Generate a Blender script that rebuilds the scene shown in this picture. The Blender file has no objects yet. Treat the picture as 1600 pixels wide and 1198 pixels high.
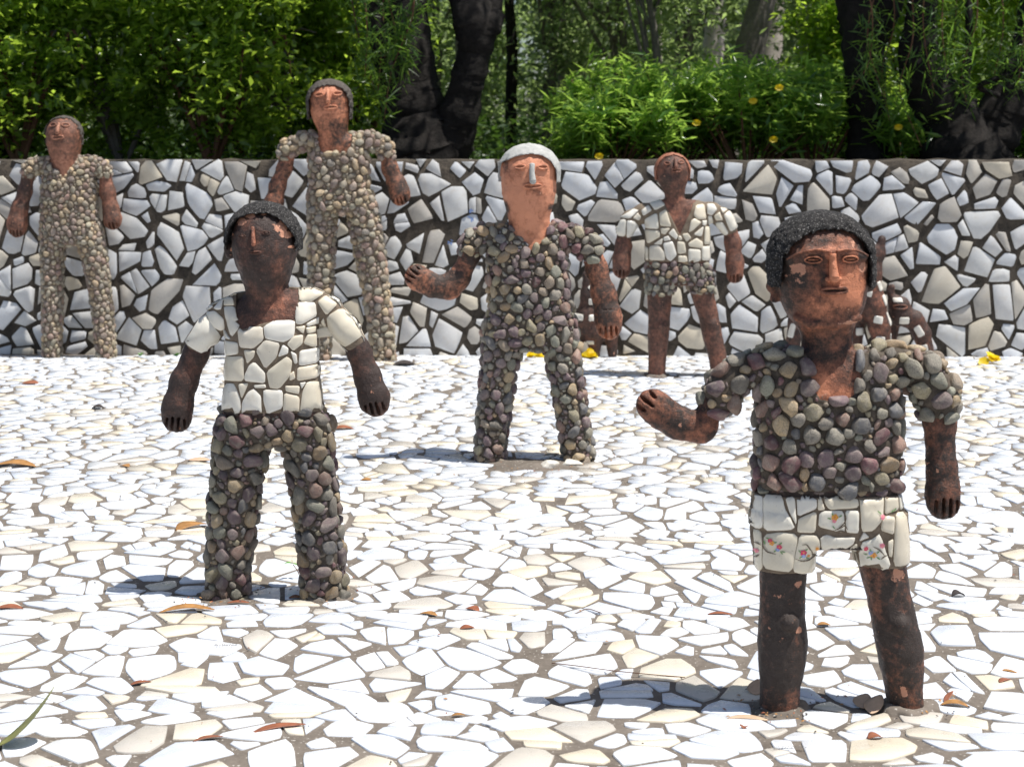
import bpy, math, random
import numpy as np
from mathutils import Vector, Matrix
from mathutils.bvhtree import BVHTree

R = random.Random(7)
NR = np.random.default_rng(11)
SC = bpy.context.scene
COL = SC.collection

# ------------------------------------------------------------------ camera
F = 2450.0                      # focal length in pixels of the 1600 wide photograph
PITCH = math.atan((599 - 233) / F)
CH = 1.12                       # eye height in metres
CP, SP = math.cos(PITCH), math.sin(PITCH)
cam_data = bpy.data.cameras.new('camera')
cam = bpy.data.objects.new('camera', cam_data)
COL.objects.link(cam)
cam.location = (0, 0, CH)
cam.rotation_euler = (math.radians(90) - PITCH, 0, 0)
cam_data.sensor_width = 36
cam_data.lens = 36 * F / 1600
cam_data.clip_start = 0.05
cam_data.clip_end = 2000
cam_data.dof.use_dof = True
cam_data.dof.focus_distance = 3.9
cam_data.dof.aperture_fstop = 7.5
SC.camera = cam

# ------------------------------------------------------------------ light
SUN_EL = math.radians(70)
SUN_AZ = math.radians(-15)       # 0 = from the right (+X), negative = towards the camera side
sdir = Vector((math.cos(SUN_EL) * math.cos(SUN_AZ), math.cos(SUN_EL) * math.sin(SUN_AZ), math.sin(SUN_EL)))
sun_data = bpy.data.lights.new('sun', 'SUN')
sun_data.energy = 5.0
sun_data.angle = math.radians(0.5)
sun_data.color = (1.0, 0.965, 0.91)
sun = bpy.data.objects.new('sun', sun_data)
sun.rotation_euler = sdir.to_track_quat('Z', 'Y').to_euler()
sun.location = (6, -3, 12)
COL.objects.link(sun)
world = bpy.data.worlds.new('World')
SC.world = world
world.use_nodes = True
wn = world.node_tree.nodes
wl = world.node_tree.links
wn.clear()
sky = wn.new('ShaderNodeTexSky')
sky.sky_type = 'NISHITA'
sky.sun_disc = False
sky.sun_elevation = SUN_EL
sky.sun_rotation = math.atan2(sdir.x, sdir.y)
sky.air_density = 1.0
sky.dust_density = 1.5
bg = wn.new('ShaderNodeBackground')
bg.inputs['Strength'].default_value = 0.085
wo = wn.new('ShaderNodeOutputWorld')
wl.new(sky.outputs[0], bg.inputs[0])
wl.new(bg.outputs[0], wo.inputs[0])
SC.view_settings.view_transform = 'Standard'
SC.view_settings.look = 'None'
SC.view_settings.exposure = 0.34
SC.view_settings.gamma = 1
SC.view_settings.use_curve_mapping = False
SC.render.engine = 'CYCLES'
SC.cycles.max_bounces = 8
SC.cycles.diffuse_bounces = 4
SC.cycles.transparent_max_bounces = 8

# ------------------------------------------------------------------ terrain
def terrain(x, y):
    """gently rolling mortar floor; works on floats and arrays"""
    a = np.clip((6.2 - y) / 2.5, 0.15, 1.0)
    w = -0.0140 * np.sin(2 * np.pi * (y - 2.97 + 0.05 * np.sin(x * 1.7 + 0.6)) / 0.76)
    w2 = 0.004 * np.sin(2 * np.pi * (y + 0.35 * x) / 1.35 + 1.0) + 0.004 * np.sin(x * 3.1 + y * 1.3)
    edge = -0.016 * np.clip((y - 8.3) / 0.35, 0, 1) ** 2
    return (w + w2) * a + edge

def px_dir(px, py):
    u = (px - 800) / F
    v = (599 - py) / F
    return (u, CP + v * SP, -SP + v * CP)

def px_plane(px, py, d):
    """point where the line of sight meets the upright plane Y = d"""
    x, y, z = px_dir(px, py)
    t = d / y
    return (x * t, d, CH + z * t)

def px_ground(px, py, z0=0.0):
    x, y, z = px_dir(px, py)
    t = (CH - z0) / -z
    for _ in range(12):
        t = (CH - terrain(x * t, y * t) - z0) / -z
    return (x * t, y * t, float(terrain(x * t, y * t)) + z0)

# ------------------------------------------------------------------ object helpers
def tag(o, label=None, cat=None, group=None, kind=None):
    if label: o['label'] = label
    if cat: o['category'] = cat
    if group: o['group'] = group
    if kind: o['kind'] = kind
    return o

def empty(name, loc, label, cat, group=None):
    o = bpy.data.objects.new(name, None)
    o.location = loc
    o.empty_display_size = 0.1
    COL.objects.link(o)
    return tag(o, label, cat, group)

def mesh_obj(name, verts, faces, mat, parent=None, smooth=True, origin=(0, 0, 0), attrs=None, mats=None, fmat=None):
    me = bpy.data.meshes.new(name)
    v = np.asarray(verts, dtype=np.float32) - np.asarray(origin, dtype=np.float32)
    fill_mesh(me, v, faces)
    if smooth:
        me.polygons.foreach_set('use_smooth', np.ones(len(me.polygons), dtype=bool))
    for m in (mats or [mat]):
        me.materials.append(m)
    if fmat is not None:
        me.polygons.foreach_set('material_index', np.asarray(fmat, dtype=np.int32))
    for k, a in (attrs or {}).items():
        at = me.attributes.new(k, 'FLOAT', 'POINT')
        at.data.foreach_set('value', np.asarray(a, dtype=np.float32))
    o = bpy.data.objects.new(name, me)
    COL.objects.link(o)
    if parent is not None:
        o.parent = parent
    o.location = origin if parent is None else (0, 0, 0)
    return o

def fill_mesh(me, v, faces):
    """fast mesh filling; faces = ndarray (n,k) or list of lists"""
    v = np.asarray(v, dtype=np.float32)
    me.vertices.add(len(v))
    me.vertices.foreach_set('co', v.ravel())
    if isinstance(faces, np.ndarray):
        n, k = faces.shape
        flat = faces.astype(np.int32).ravel()
        starts = np.arange(n, dtype=np.int32) * k
    else:
        lens = np.fromiter((len(f) for f in faces), dtype=np.int32, count=len(faces))
        flat = np.fromiter((i for f in faces for i in f), dtype=np.int32, count=int(lens.sum()))
        starts = np.concatenate([[0], np.cumsum(lens)[:-1]]).astype(np.int32)
        n = len(faces)
    me.loops.add(len(flat))
    me.loops.foreach_set('vertex_index', flat)
    me.polygons.add(n)
    me.polygons.foreach_set('loop_start', starts)
    me.update(calc_edges=True)
    me.validate()

def tube(path, radii, seg=10, closed=False, flat=1.0, cap=True, noise=0.0):
    """swept tube; returns verts, faces"""
    P = np.asarray(path, dtype=float)
    n = len(P)
    r = np.broadcast_to(np.asarray(radii, dtype=float), (n,))
    V, Fc = [], []
    up = np.array([0.0, 0.0, 1.0])
    prev = None
    for i in range(n):
        if closed:
            t = P[(i + 1) % n] - P[i - 1]
        else:
            t = P[min(i + 1, n - 1)] - P[max(i - 1, 0)]
        t = t / (np.linalg.norm(t) + 1e-9)
        if prev is None:
            ref = np.array([0.0, 1.0, 0.0]) if abs(t[1]) < 0.9 else np.array([1.0, 0.0, 0.0])
            a = np.cross(t, ref)
        else:
            a = prev - t * np.dot(prev, t)
        a /= np.linalg.norm(a) + 1e-9
        prev = a
        b = np.cross(t, a)
        for k in range(seg):
            an = 2 * math.pi * k / seg
            rr = r[i] * (1 + (noise * (R.random() - 0.5) if noise else 0))
            V.append(P[i] + a * math.cos(an) * rr + b * math.sin(an) * rr * flat)
    rings = n if closed else n - 1
    for i in range(rings):
        j = (i + 1) % n
        for k in range(seg):
            k2 = (k + 1) % seg
            Fc.append([i * seg + k, i * seg + k2, j * seg + k2, j * seg + k])
    if cap and not closed:
        Fc.append(list(range(seg))[::-1])
        Fc.append([(n - 1) * seg + k for k in range(seg)])
    return np.array(V), Fc

class MB:
    """collects several shapes into one mesh"""
    def __init__(s): s.v = []; s.f = []; s.n = 0; s.m = []
    def add(s, v, f, mi=0):
        s.v.append(np.asarray(v, dtype=float)); s.f += [[i + s.n for i in q] for q in f]
        s.m += [mi] * len(f); s.n += len(v)
    def obj(s, name, mat, parent=None, smooth=True, origin=(0, 0, 0), mats=None):
        return mesh_obj(name, np.concatenate(s.v), s.f, mat, parent, smooth, origin, mats=mats, fmat=s.m if mats else None)

# ------------------------------------------------------------------ materials
def new_mat(name):
    m = bpy.data.materials.new(name)
    m.use_nodes = True
    nt = m.node_tree
    b = nt.nodes['Principled BSDF']
    return m, nt, b, nt.nodes['Material Output']

def nd(nt, t, **kw):
    n = nt.nodes.new(t)
    for k, v in kw.items():
        if k.startswith('i_'):
            n.inputs[k[2:].replace('_', ' ')].default_value = v
        else:
            setattr(n, k, v)
    return n

def ramp(nt, fac, stops, interp='LINEAR'):
    n = nt.nodes.new('ShaderNodeValToRGB')
    n.color_ramp.interpolation = interp
    e = n.color_ramp.elements
    while len(e) < len(stops): e.new(0.5)
    for el, (p, c) in zip(e, stops):
        el.position = p
        el.color = (c[0], c[1], c[2], 1) if not isinstance(c, float) else (c, c, c, 1)
    nt.links.new(fac, n.inputs[0])
    return n.outputs[0]

def mix(nt, fac, a, b, mode='MIX'):
    n = nt.nodes.new('ShaderNodeMix')
    n.data_type = 'RGBA'; n.blend_type = mode
    for s, v in ((n.inputs[0], fac), (n.inputs[6], a), (n.inputs[7], b)):
        if isinstance(v, (int, float)): s.default_value = v
        elif isinstance(v, tuple): s.default_value = (v[0], v[1], v[2], 1)
        else: nt.links.new(v, s)
    return n.outputs[2]

def math_n(nt, op, a, b=None, clamp=False):
    n = nt.nodes.new('ShaderNodeMath'); n.operation = op; n.use_clamp = clamp
    for s, v in ((n.inputs[0], a), (n.inputs[1], b)):
        if v is None: continue
        if isinstance(v, (int, float)): s.default_value = v
        else: nt.links.new(v, s)
    return n.outputs[0]

def noise(nt, scale, detail=4, rough=0.6, coord='Object', dist=0.0):
    tc = nt.nodes.new('ShaderNodeTexCoord')
    n = nt.nodes.new('ShaderNodeTexNoise')
    n.inputs['Scale'].default_value = scale
    n.inputs['Detail'].default_value = detail
    n.inputs['Roughness'].default_value = rough
    n.inputs['Distortion'].default_value = dist
    nt.links.new(tc.outputs[coord], n.inputs['Vector'])
    return n.outputs[0]

def bump(nt, b, h, strength=0.4, dist=0.003):
    n = nt.nodes.new('ShaderNodeBump')
    n.inputs['Strength'].default_value = strength
    n.inputs['Distance'].default_value = dist
    nt.links.new(h, n.inputs['Height'])
    nt.links.new(n.outputs[0], b.inputs['Normal'])

def mat_terracotta(name, light, mid, dark, scale=1.0):
    m, nt, b, out = new_mat(name)
    st = nd(nt, 'ShaderNodeAttribute', attribute_name='stain').outputs['Fac']
    pl = nd(nt, 'ShaderNodeAttribute', attribute_name='peel').outputs['Fac']
    n1 = noise(nt, 13 * scale, 6, 0.65, dist=0.4)
    n2 = noise(nt, 70 * scale, 5, 0.7)
    n3 = noise(nt, 320 * scale, 3, 0.7)
    s = math_n(nt, 'ADD', math_n(nt, 'MULTIPLY', math_n(nt, 'SUBTRACT', n1, 0.5), 1.8), st)
    s = math_n(nt, 'ADD', math_n(nt, 'MULTIPLY', math_n(nt, 'SUBTRACT', n2, 0.5), 1.3), s)
    s = math_n(nt, 'ADD', math_n(nt, 'MULTIPLY', math_n(nt, 'SUBTRACT', n3, 0.5), 0.6), s)
    c = ramp(nt, s, [(0.0, light), (0.28, mid), (0.52, tuple(0.4 * a + 0.6 * d for a, d in zip(mid, dark))), (0.78, dark)])
    # pale lichen specks
    sp = ramp(nt, noise(nt, 430 * scale, 2, 0.5), [(0.68, 0.0), (0.74, 1.0)])
    c = mix(nt, math_n(nt, 'MULTIPLY', sp, 0.22), c, (0.42, 0.34, 0.28))
    c = mix(nt, ramp(nt, math_n(nt, 'ADD', pl, math_n(nt, 'MULTIPLY', math_n(nt, 'SUBTRACT', math_n(nt, 'ADD', n2, n1), 1.0), 1.9)), [(0.47, 0.0), (0.52, 1.0)]), c, (0.56, 0.27, 0.17))
    nt.links.new(c, b.inputs['Base Color'])
    nt.links.new(ramp(nt, n2, [(0.3, 0.42), (0.7, 0.75)]), b.inputs['Roughness'])
    h = math_n(nt, 'ADD', n2, math_n(nt, 'MULTIPLY', n3, 0.6))
    bump(nt, b, h, 0.85, 0.004)
    return m

def mat_rough(name, c1, c2, scale, speck=None, bstr=0.8, bdist=0.004, rough=0.9, coord='Object', speck_k=14):
    m, nt, b, out = new_mat(name)
    n1 = noise(nt, scale, 6, 0.7, coord)
    n2 = noise(nt, scale * 9, 4, 0.7, coord)
    s = math_n(nt, 'ADD', math_n(nt, 'MULTIPLY', n1, 0.65), math_n(nt, 'MULTIPLY', n2, 0.35))
    c = ramp(nt, s, [(0.35, c1), (0.65, c2)])
    if speck:
        sp = ramp(nt, noise(nt, scale * speck_k, 2, 0.4, coord), [(speck[1], 0.0), (speck[1] + 0.05, 1.0)])
        c = mix(nt, sp, c, speck[0])
    nt.links.new(c, b.inputs['Base Color'])
    b.inputs['Roughness'].default_value = rough
    b.inputs['Specular IOR Level'].default_value = 0.3
    bump(nt, b, s, bstr, bdist)
    return m

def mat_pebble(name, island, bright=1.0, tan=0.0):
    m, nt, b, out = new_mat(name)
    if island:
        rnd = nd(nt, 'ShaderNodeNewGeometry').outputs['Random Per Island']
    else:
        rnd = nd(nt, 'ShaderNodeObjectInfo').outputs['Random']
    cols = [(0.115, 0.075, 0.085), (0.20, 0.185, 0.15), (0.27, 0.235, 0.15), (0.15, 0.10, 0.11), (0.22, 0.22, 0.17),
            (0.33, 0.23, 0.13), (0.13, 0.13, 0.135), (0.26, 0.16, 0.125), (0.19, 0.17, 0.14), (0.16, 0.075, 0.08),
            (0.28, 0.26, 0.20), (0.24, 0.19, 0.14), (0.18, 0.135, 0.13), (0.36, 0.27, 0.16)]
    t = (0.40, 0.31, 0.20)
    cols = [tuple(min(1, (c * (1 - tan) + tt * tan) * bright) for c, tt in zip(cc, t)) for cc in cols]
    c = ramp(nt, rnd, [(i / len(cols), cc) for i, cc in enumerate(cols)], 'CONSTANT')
    rv = math_n(nt, 'FRACT', math_n(nt, 'MULTIPLY', rnd, 37.7))
    c = mix(nt, 1.0, c, ramp(nt, rv, [(0, 0.72), (1, 1.3)]), 'MULTIPLY')
    tc = nt.nodes.new('ShaderNodeTexCoord')
    off = nt.nodes.new('ShaderNodeVectorMath'); off.operation = 'ADD'
    nt.links.new(tc.outputs['Object'], off.inputs[0])
    nt.links.new(math_n(nt, 'MULTIPLY', rnd, 60.0), off.inputs[1])
    def nz(sc, det):
        n = nt.nodes.new('ShaderNodeTexNoise'); n.inputs['Scale'].default_value = sc; n.inputs['Detail'].default_value = det
        n.inputs['Roughness'].default_value = 0.65
        nt.links.new(off.outputs[0], n.inputs['Vector']); return n.outputs[0]
    k = 40.0 if island else 1.2
    n1, n2 = nz(k, 3), nz(k * 6, 4)
    c = mix(nt, ramp(nt, n1, [(0.42, 0.0), (0.72, 0.55)]), c, (0.36 * bright, 0.32 * bright, 0.26 * bright))
    c = mix(nt, ramp(nt, n2, [(0.35, 0.6), (0.55, 0.0)]), c, (0.09, 0.075, 0.06))
    nt.links.new(c, b.inputs['Base Color'])
    nt.links.new(ramp(nt, n2, [(0.3, 0.45), (0.7, 0.7)]), b.inputs['Roughness'])
    b.inputs['Specular IOR Level'].default_value = 0.45
    bump(nt, b, n2, 0.35, 0.04 if not island else 0.002)
    return m

def mat_porcelain(name, island, tint=1.0, cream=0.2, edge=False, grime=0.3, rough=0.16, white=None):
    m, nt, b, out = new_mat(name)
    if island:
        rnd = nd(nt, 'ShaderNodeNewGeometry').outputs['Random Per Island']
    else:
        rnd = nd(nt, 'ShaderNodeObjectInfo').outputs['Random']
    w = white or [(0.78, 0.80, 0.83), (0.80, 0.80, 0.79), (0.74, 0.77, 0.80), (0.82, 0.81, 0.78)]
    cr = [(0.74, 0.66, 0.52), (0.76, 0.70, 0.60), (0.58, 0.54, 0.48), (0.70, 0.64, 0.53)]
    stops = []
    for i in range(16):
        stops.append((i / 16, (cr if (i * 7 % 16) / 16 < cream else w)[i % 4]))
    c = ramp(nt, rnd, stops, 'CONSTANT')
    if tint != 1.0:
        c = mix(nt, 1.0, c, (tint, tint, tint), 'MULTIPLY')
    rv = math_n(nt, 'FRACT', math_n(nt, 'MULTIPLY', rnd, 53.3))
    c = mix(nt, 1.0, c, ramp(nt, rv, [(0, 0.86), (1, 1.0)]), 'MULTIPLY')
    co = 'Generated' if False else 'Object'
    n1 = noise(nt, 26, 5, 0.7, co)
    n2 = noise(nt, 300, 2, 0.5, co)
    c = mix(nt, math_n(nt, 'MULTIPLY', ramp(nt, n1, [(0.5, 0.0), (0.72, 1.0)]), grime), c, (0.50, 0.42, 0.30))
    c = mix(nt, ramp(nt, n2, [(0.73, 0.0), (0.77, 0.8)]), c, (0.10, 0.08, 0.06))
    nt.links.new(c, b.inputs['Base Color'])
    nt.links.new(ramp(nt, n1, [(0.3, rough), (0.75, rough + 0.3)]), b.inputs['Roughness'])
    b.inputs['Specular IOR Level'].default_value = 0.5
    bump(nt, b, noise(nt, 45, 2, 0.5, co), 0.12, 0.002)
    return m

def mat_plain(name, col, rough=0.7, var=0.25, scale=30, island=False):
    m, nt, b, out = new_mat(name)
    n1 = noise(nt, scale, 5, 0.7)
    c = ramp(nt, n1, [(0.3, tuple(c * (1 - var) for c in col)), (0.7, tuple(min(1, c * (1 + var)) for c in col))])
    nt.links.new(c, b.inputs['Base Color'])
    b.inputs['Roughness'].default_value = rough
    bump(nt, b, n1, 0.3, 0.002)
    return m

def mat_leaf(name, cols, trans, tfac=0.45, rough=0.35, spec=0.5):
    m, nt, b, out = new_mat(name)
    rnd = nd(nt, 'ShaderNodeNewGeometry').outputs['Random Per Island']
    c = ramp(nt, rnd, [(i / max(1, len(cols) - 1), cc) for i, cc in enumerate(cols)])
    nt.links.new(c, b.inputs['Base Color'])
    b.inputs['Roughness'].default_value = rough
    b.inputs['Specular IOR Level'].default_value = spec
    tr = nt.nodes.new('ShaderNodeBsdfTranslucent')
    rt = ramp(nt, rnd, [(0, tuple(t * 0.7 for t in trans)), (1, tuple(min(1, t * 1.3) for t in trans))])
    nt.links.new(rt, tr.inputs[0])
    mx = nt.nodes.new('ShaderNodeMixShader')
    mx.inputs[0].default_value = tfac
    nt.links.new(b.outputs[0], mx.inputs[1]); nt.links.new(tr.outputs[0], mx.inputs[2])
    nt.links.new(mx.outputs[0], out.inputs['Surface'])
    return m

M = {}
M['tc_front'] = mat_terracotta('terracotta_orange_stained', (0.60, 0.225, 0.115), (0.30, 0.108, 0.056), (0.030, 0.018, 0.013))
M['tc_dark'] = mat_terracotta('terracotta_chocolate', (0.42, 0.155, 0.085), (0.17, 0.065, 0.038), (0.036, 0.019, 0.014))
M['tc_salmon'] = mat_terracotta('terracotta_salmon', (0.66, 0.275, 0.155), (0.50, 0.19, 0.10), (0.045, 0.026, 0.018))
M['tc_copper'] = mat_terracotta('terracotta_copper', (0.48, 0.22, 0.135), (0.30, 0.125, 0.075), (0.06, 0.032, 0.022))
M['tc_brown'] = mat_terracotta('terracotta_brown', (0.36, 0.14, 0.08), (0.20, 0.080, 0.048), (0.045, 0.024, 0.017))
M['hair_dark'] = mat_rough('crusty_black_aggregate', (0.006, 0.006, 0.007), (0.060, 0.056, 0.053), 70, ((0.40, 0.38, 0.36), 0.635), 1.0, 0.010, speck_k=6)
M['hair_grey'] = mat_rough('pale_grey_mortar', (0.30, 0.30, 0.285), (0.50, 0.50, 0.47), 28, None, 0.7, 0.004)
M['hair_mid'] = mat_rough('weathered_grey_mortar', (0.045, 0.038, 0.033), (0.13, 0.112, 0.098), 50, None, 0.6, 0.003)
M['mortar'] = mat_rough('statue_mortar', (0.045, 0.036, 0.028), (0.16, 0.13, 0.10), 35, None, 1.0, 0.005)
M['mortar_tan'] = mat_rough('statue_mortar_tan', (0.12, 0.09, 0.065), (0.27, 0.21, 0.15), 35, None, 1.0, 0.004)
M['mortar_floor'] = mat_rough('floor_mortar', (0.10, 0.083, 0.067), (0.195, 0.166, 0.138), 9, ((0.40, 0.37, 0.33), 0.66), 0.6, 0.003)
M['mortar_wall'] = mat_rough('wall_mortar', (0.022, 0.019, 0.016), (0.125, 0.102, 0.078), 12, None, 1.0, 0.02)
M['pebble'] = mat_pebble('river_pebble', False, 1.2)
M['pebble_dark'] = mat_pebble('river_pebble_grimy', False, 0.86)
M['pebble_dark_i'] = mat_pebble('river_pebble_grimy_joined', True, 0.86)
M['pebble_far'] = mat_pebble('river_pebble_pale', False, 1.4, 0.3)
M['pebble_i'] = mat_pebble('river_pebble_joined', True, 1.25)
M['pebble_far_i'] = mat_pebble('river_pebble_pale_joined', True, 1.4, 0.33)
M['tile_floor'] = mat_porcelain('floor_porcelain', False, 1.0, 0.16, grime=0.10, white=[(0.70, 0.745, 0.81), (0.75, 0.775, 0.81), (0.66, 0.70, 0.765), (0.78, 0.80, 0.82)])
M['tile_floor_i'] = mat_porcelain('floor_porcelain_joined', True, 1.0, 0.13, grime=0.10, white=[(0.70, 0.745, 0.81), (0.75, 0.775, 0.81), (0.66, 0.70, 0.765), (0.78, 0.80, 0.82)])
M['tile_wall'] = mat_porcelain('wall_porcelain', False, 0.88, 0.24, grime=0.3, white=[(0.79, 0.80, 0.81), (0.81, 0.80, 0.78), (0.73, 0.745, 0.76), (0.82, 0.815, 0.79)])
M['tile_wall_i'] = mat_porcelain('wall_porcelain_joined', True, 0.88, 0.24, grime=0.3, white=[(0.79, 0.80, 0.81), (0.81, 0.80, 0.78), (0.73, 0.745, 0.76), (0.82, 0.815, 0.79)])
M['tile_shirt'] = mat_porcelain('cream_crockery', False, 1.0, 0.12, grime=0.40, rough=0.12, white=[(0.76, 0.69, 0.55), (0.80, 0.755, 0.65), (0.74, 0.67, 0.53), (0.82, 0.785, 0.70)])
M['soil'] = mat_rough('dark_soil', (0.03, 0.024, 0.016), (0.10, 0.075, 0.05), 6, None, 1.0, 0.03)
M['bark_dark'] = mat_rough('dark_bark', (0.005, 0.0045, 0.004), (0.034, 0.028, 0.024), 14, None, 1.0, 0.03)
M['bark_grey'] = mat_rough('grey_bark', (0.10, 0.09, 0.08), (0.24, 0.21, 0.19), 5, None, 0.8, 0.02)
M['bark_pale'] = mat_rough('pale_eucalyptus_bark', (0.34, 0.29, 0.26), (0.58, 0.52, 0.47), 4, None, 0.5, 0.01)
M['leaf_hedge'] = mat_leaf('hedge_leaf', [(0.04, 0.085, 0.016), (0.085, 0.16, 0.028), (0.24, 0.34, 0.06)], (0.55, 0.78, 0.08), 0.48, 0.22)
M['leaf_bright'] = mat_leaf('bright_long_leaf', [(0.05, 0.12, 0.02), (0.08, 0.19, 0.03), (0.26, 0.40, 0.09)], (0.52, 0.82, 0.12), 0.46, 0.24)
M['leaf_willow'] = mat_leaf('drooping_leaf', [(0.035, 0.075, 0.018), (0.08, 0.16, 0.03)], (0.26, 0.46, 0.06), 0.4)
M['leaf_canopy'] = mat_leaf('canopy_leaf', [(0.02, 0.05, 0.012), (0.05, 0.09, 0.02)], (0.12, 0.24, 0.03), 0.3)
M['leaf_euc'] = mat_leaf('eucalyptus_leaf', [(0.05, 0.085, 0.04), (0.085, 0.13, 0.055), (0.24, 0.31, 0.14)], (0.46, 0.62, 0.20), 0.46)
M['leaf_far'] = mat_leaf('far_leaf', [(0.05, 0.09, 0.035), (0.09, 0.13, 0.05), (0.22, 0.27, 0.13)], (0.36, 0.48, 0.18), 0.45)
M['yellow'] = mat_leaf('yellow_petal', [(0.80, 0.55, 0.01), (0.85, 0.65, 0.02)], (0.9, 0.65, 0.02), 0.35, 0.5)
M['leaf_dry'] = mat_plain('dry_leaf', (0.34, 0.17, 0.055), 0.55, 0.4, 40)
M['leaf_tan'] = mat_plain('tan_leaf', (0.52, 0.36, 0.24), 0.7, 0.2, 40)
M['leaf_red'] = mat_plain('red_brown_leaf', (0.25, 0.085, 0.04), 0.6, 0.4, 40)
M['leaf_olive'] = mat_plain('olive_leaf', (0.20, 0.20, 0.06), 0.6, 0.35, 30)
M['leaf_black'] = mat_plain('withered_leaf', (0.03, 0.022, 0.02), 0.7, 0.4, 40)
M['leaf_green'] = mat_plain('seedling_leaf', (0.10, 0.27, 0.04), 0.5, 0.2, 40)
M['twig'] = mat_plain('twig_brown', (0.13, 0.06, 0.03), 0.8, 0.3, 60)
M['inlay'] = mat_plain('white_inlay', (0.72, 0.68, 0.60), 0.25, 0.08, 60)
for k, c in dict(print_pink=(0.55, 0.03, 0.10), print_rose=(0.75, 0.22, 0.30), print_orange=(0.72, 0.32, 0.05), print_blue=(0.22, 0.33, 0.62),
                 print_green=(0.14, 0.27, 0.10), print_brown=(0.10, 0.07, 0.045), print_grey=(0.14, 0.13, 0.12)).items():
    M[k] = mat_plain(k, c, 0.25, 0.1, 200)

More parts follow.
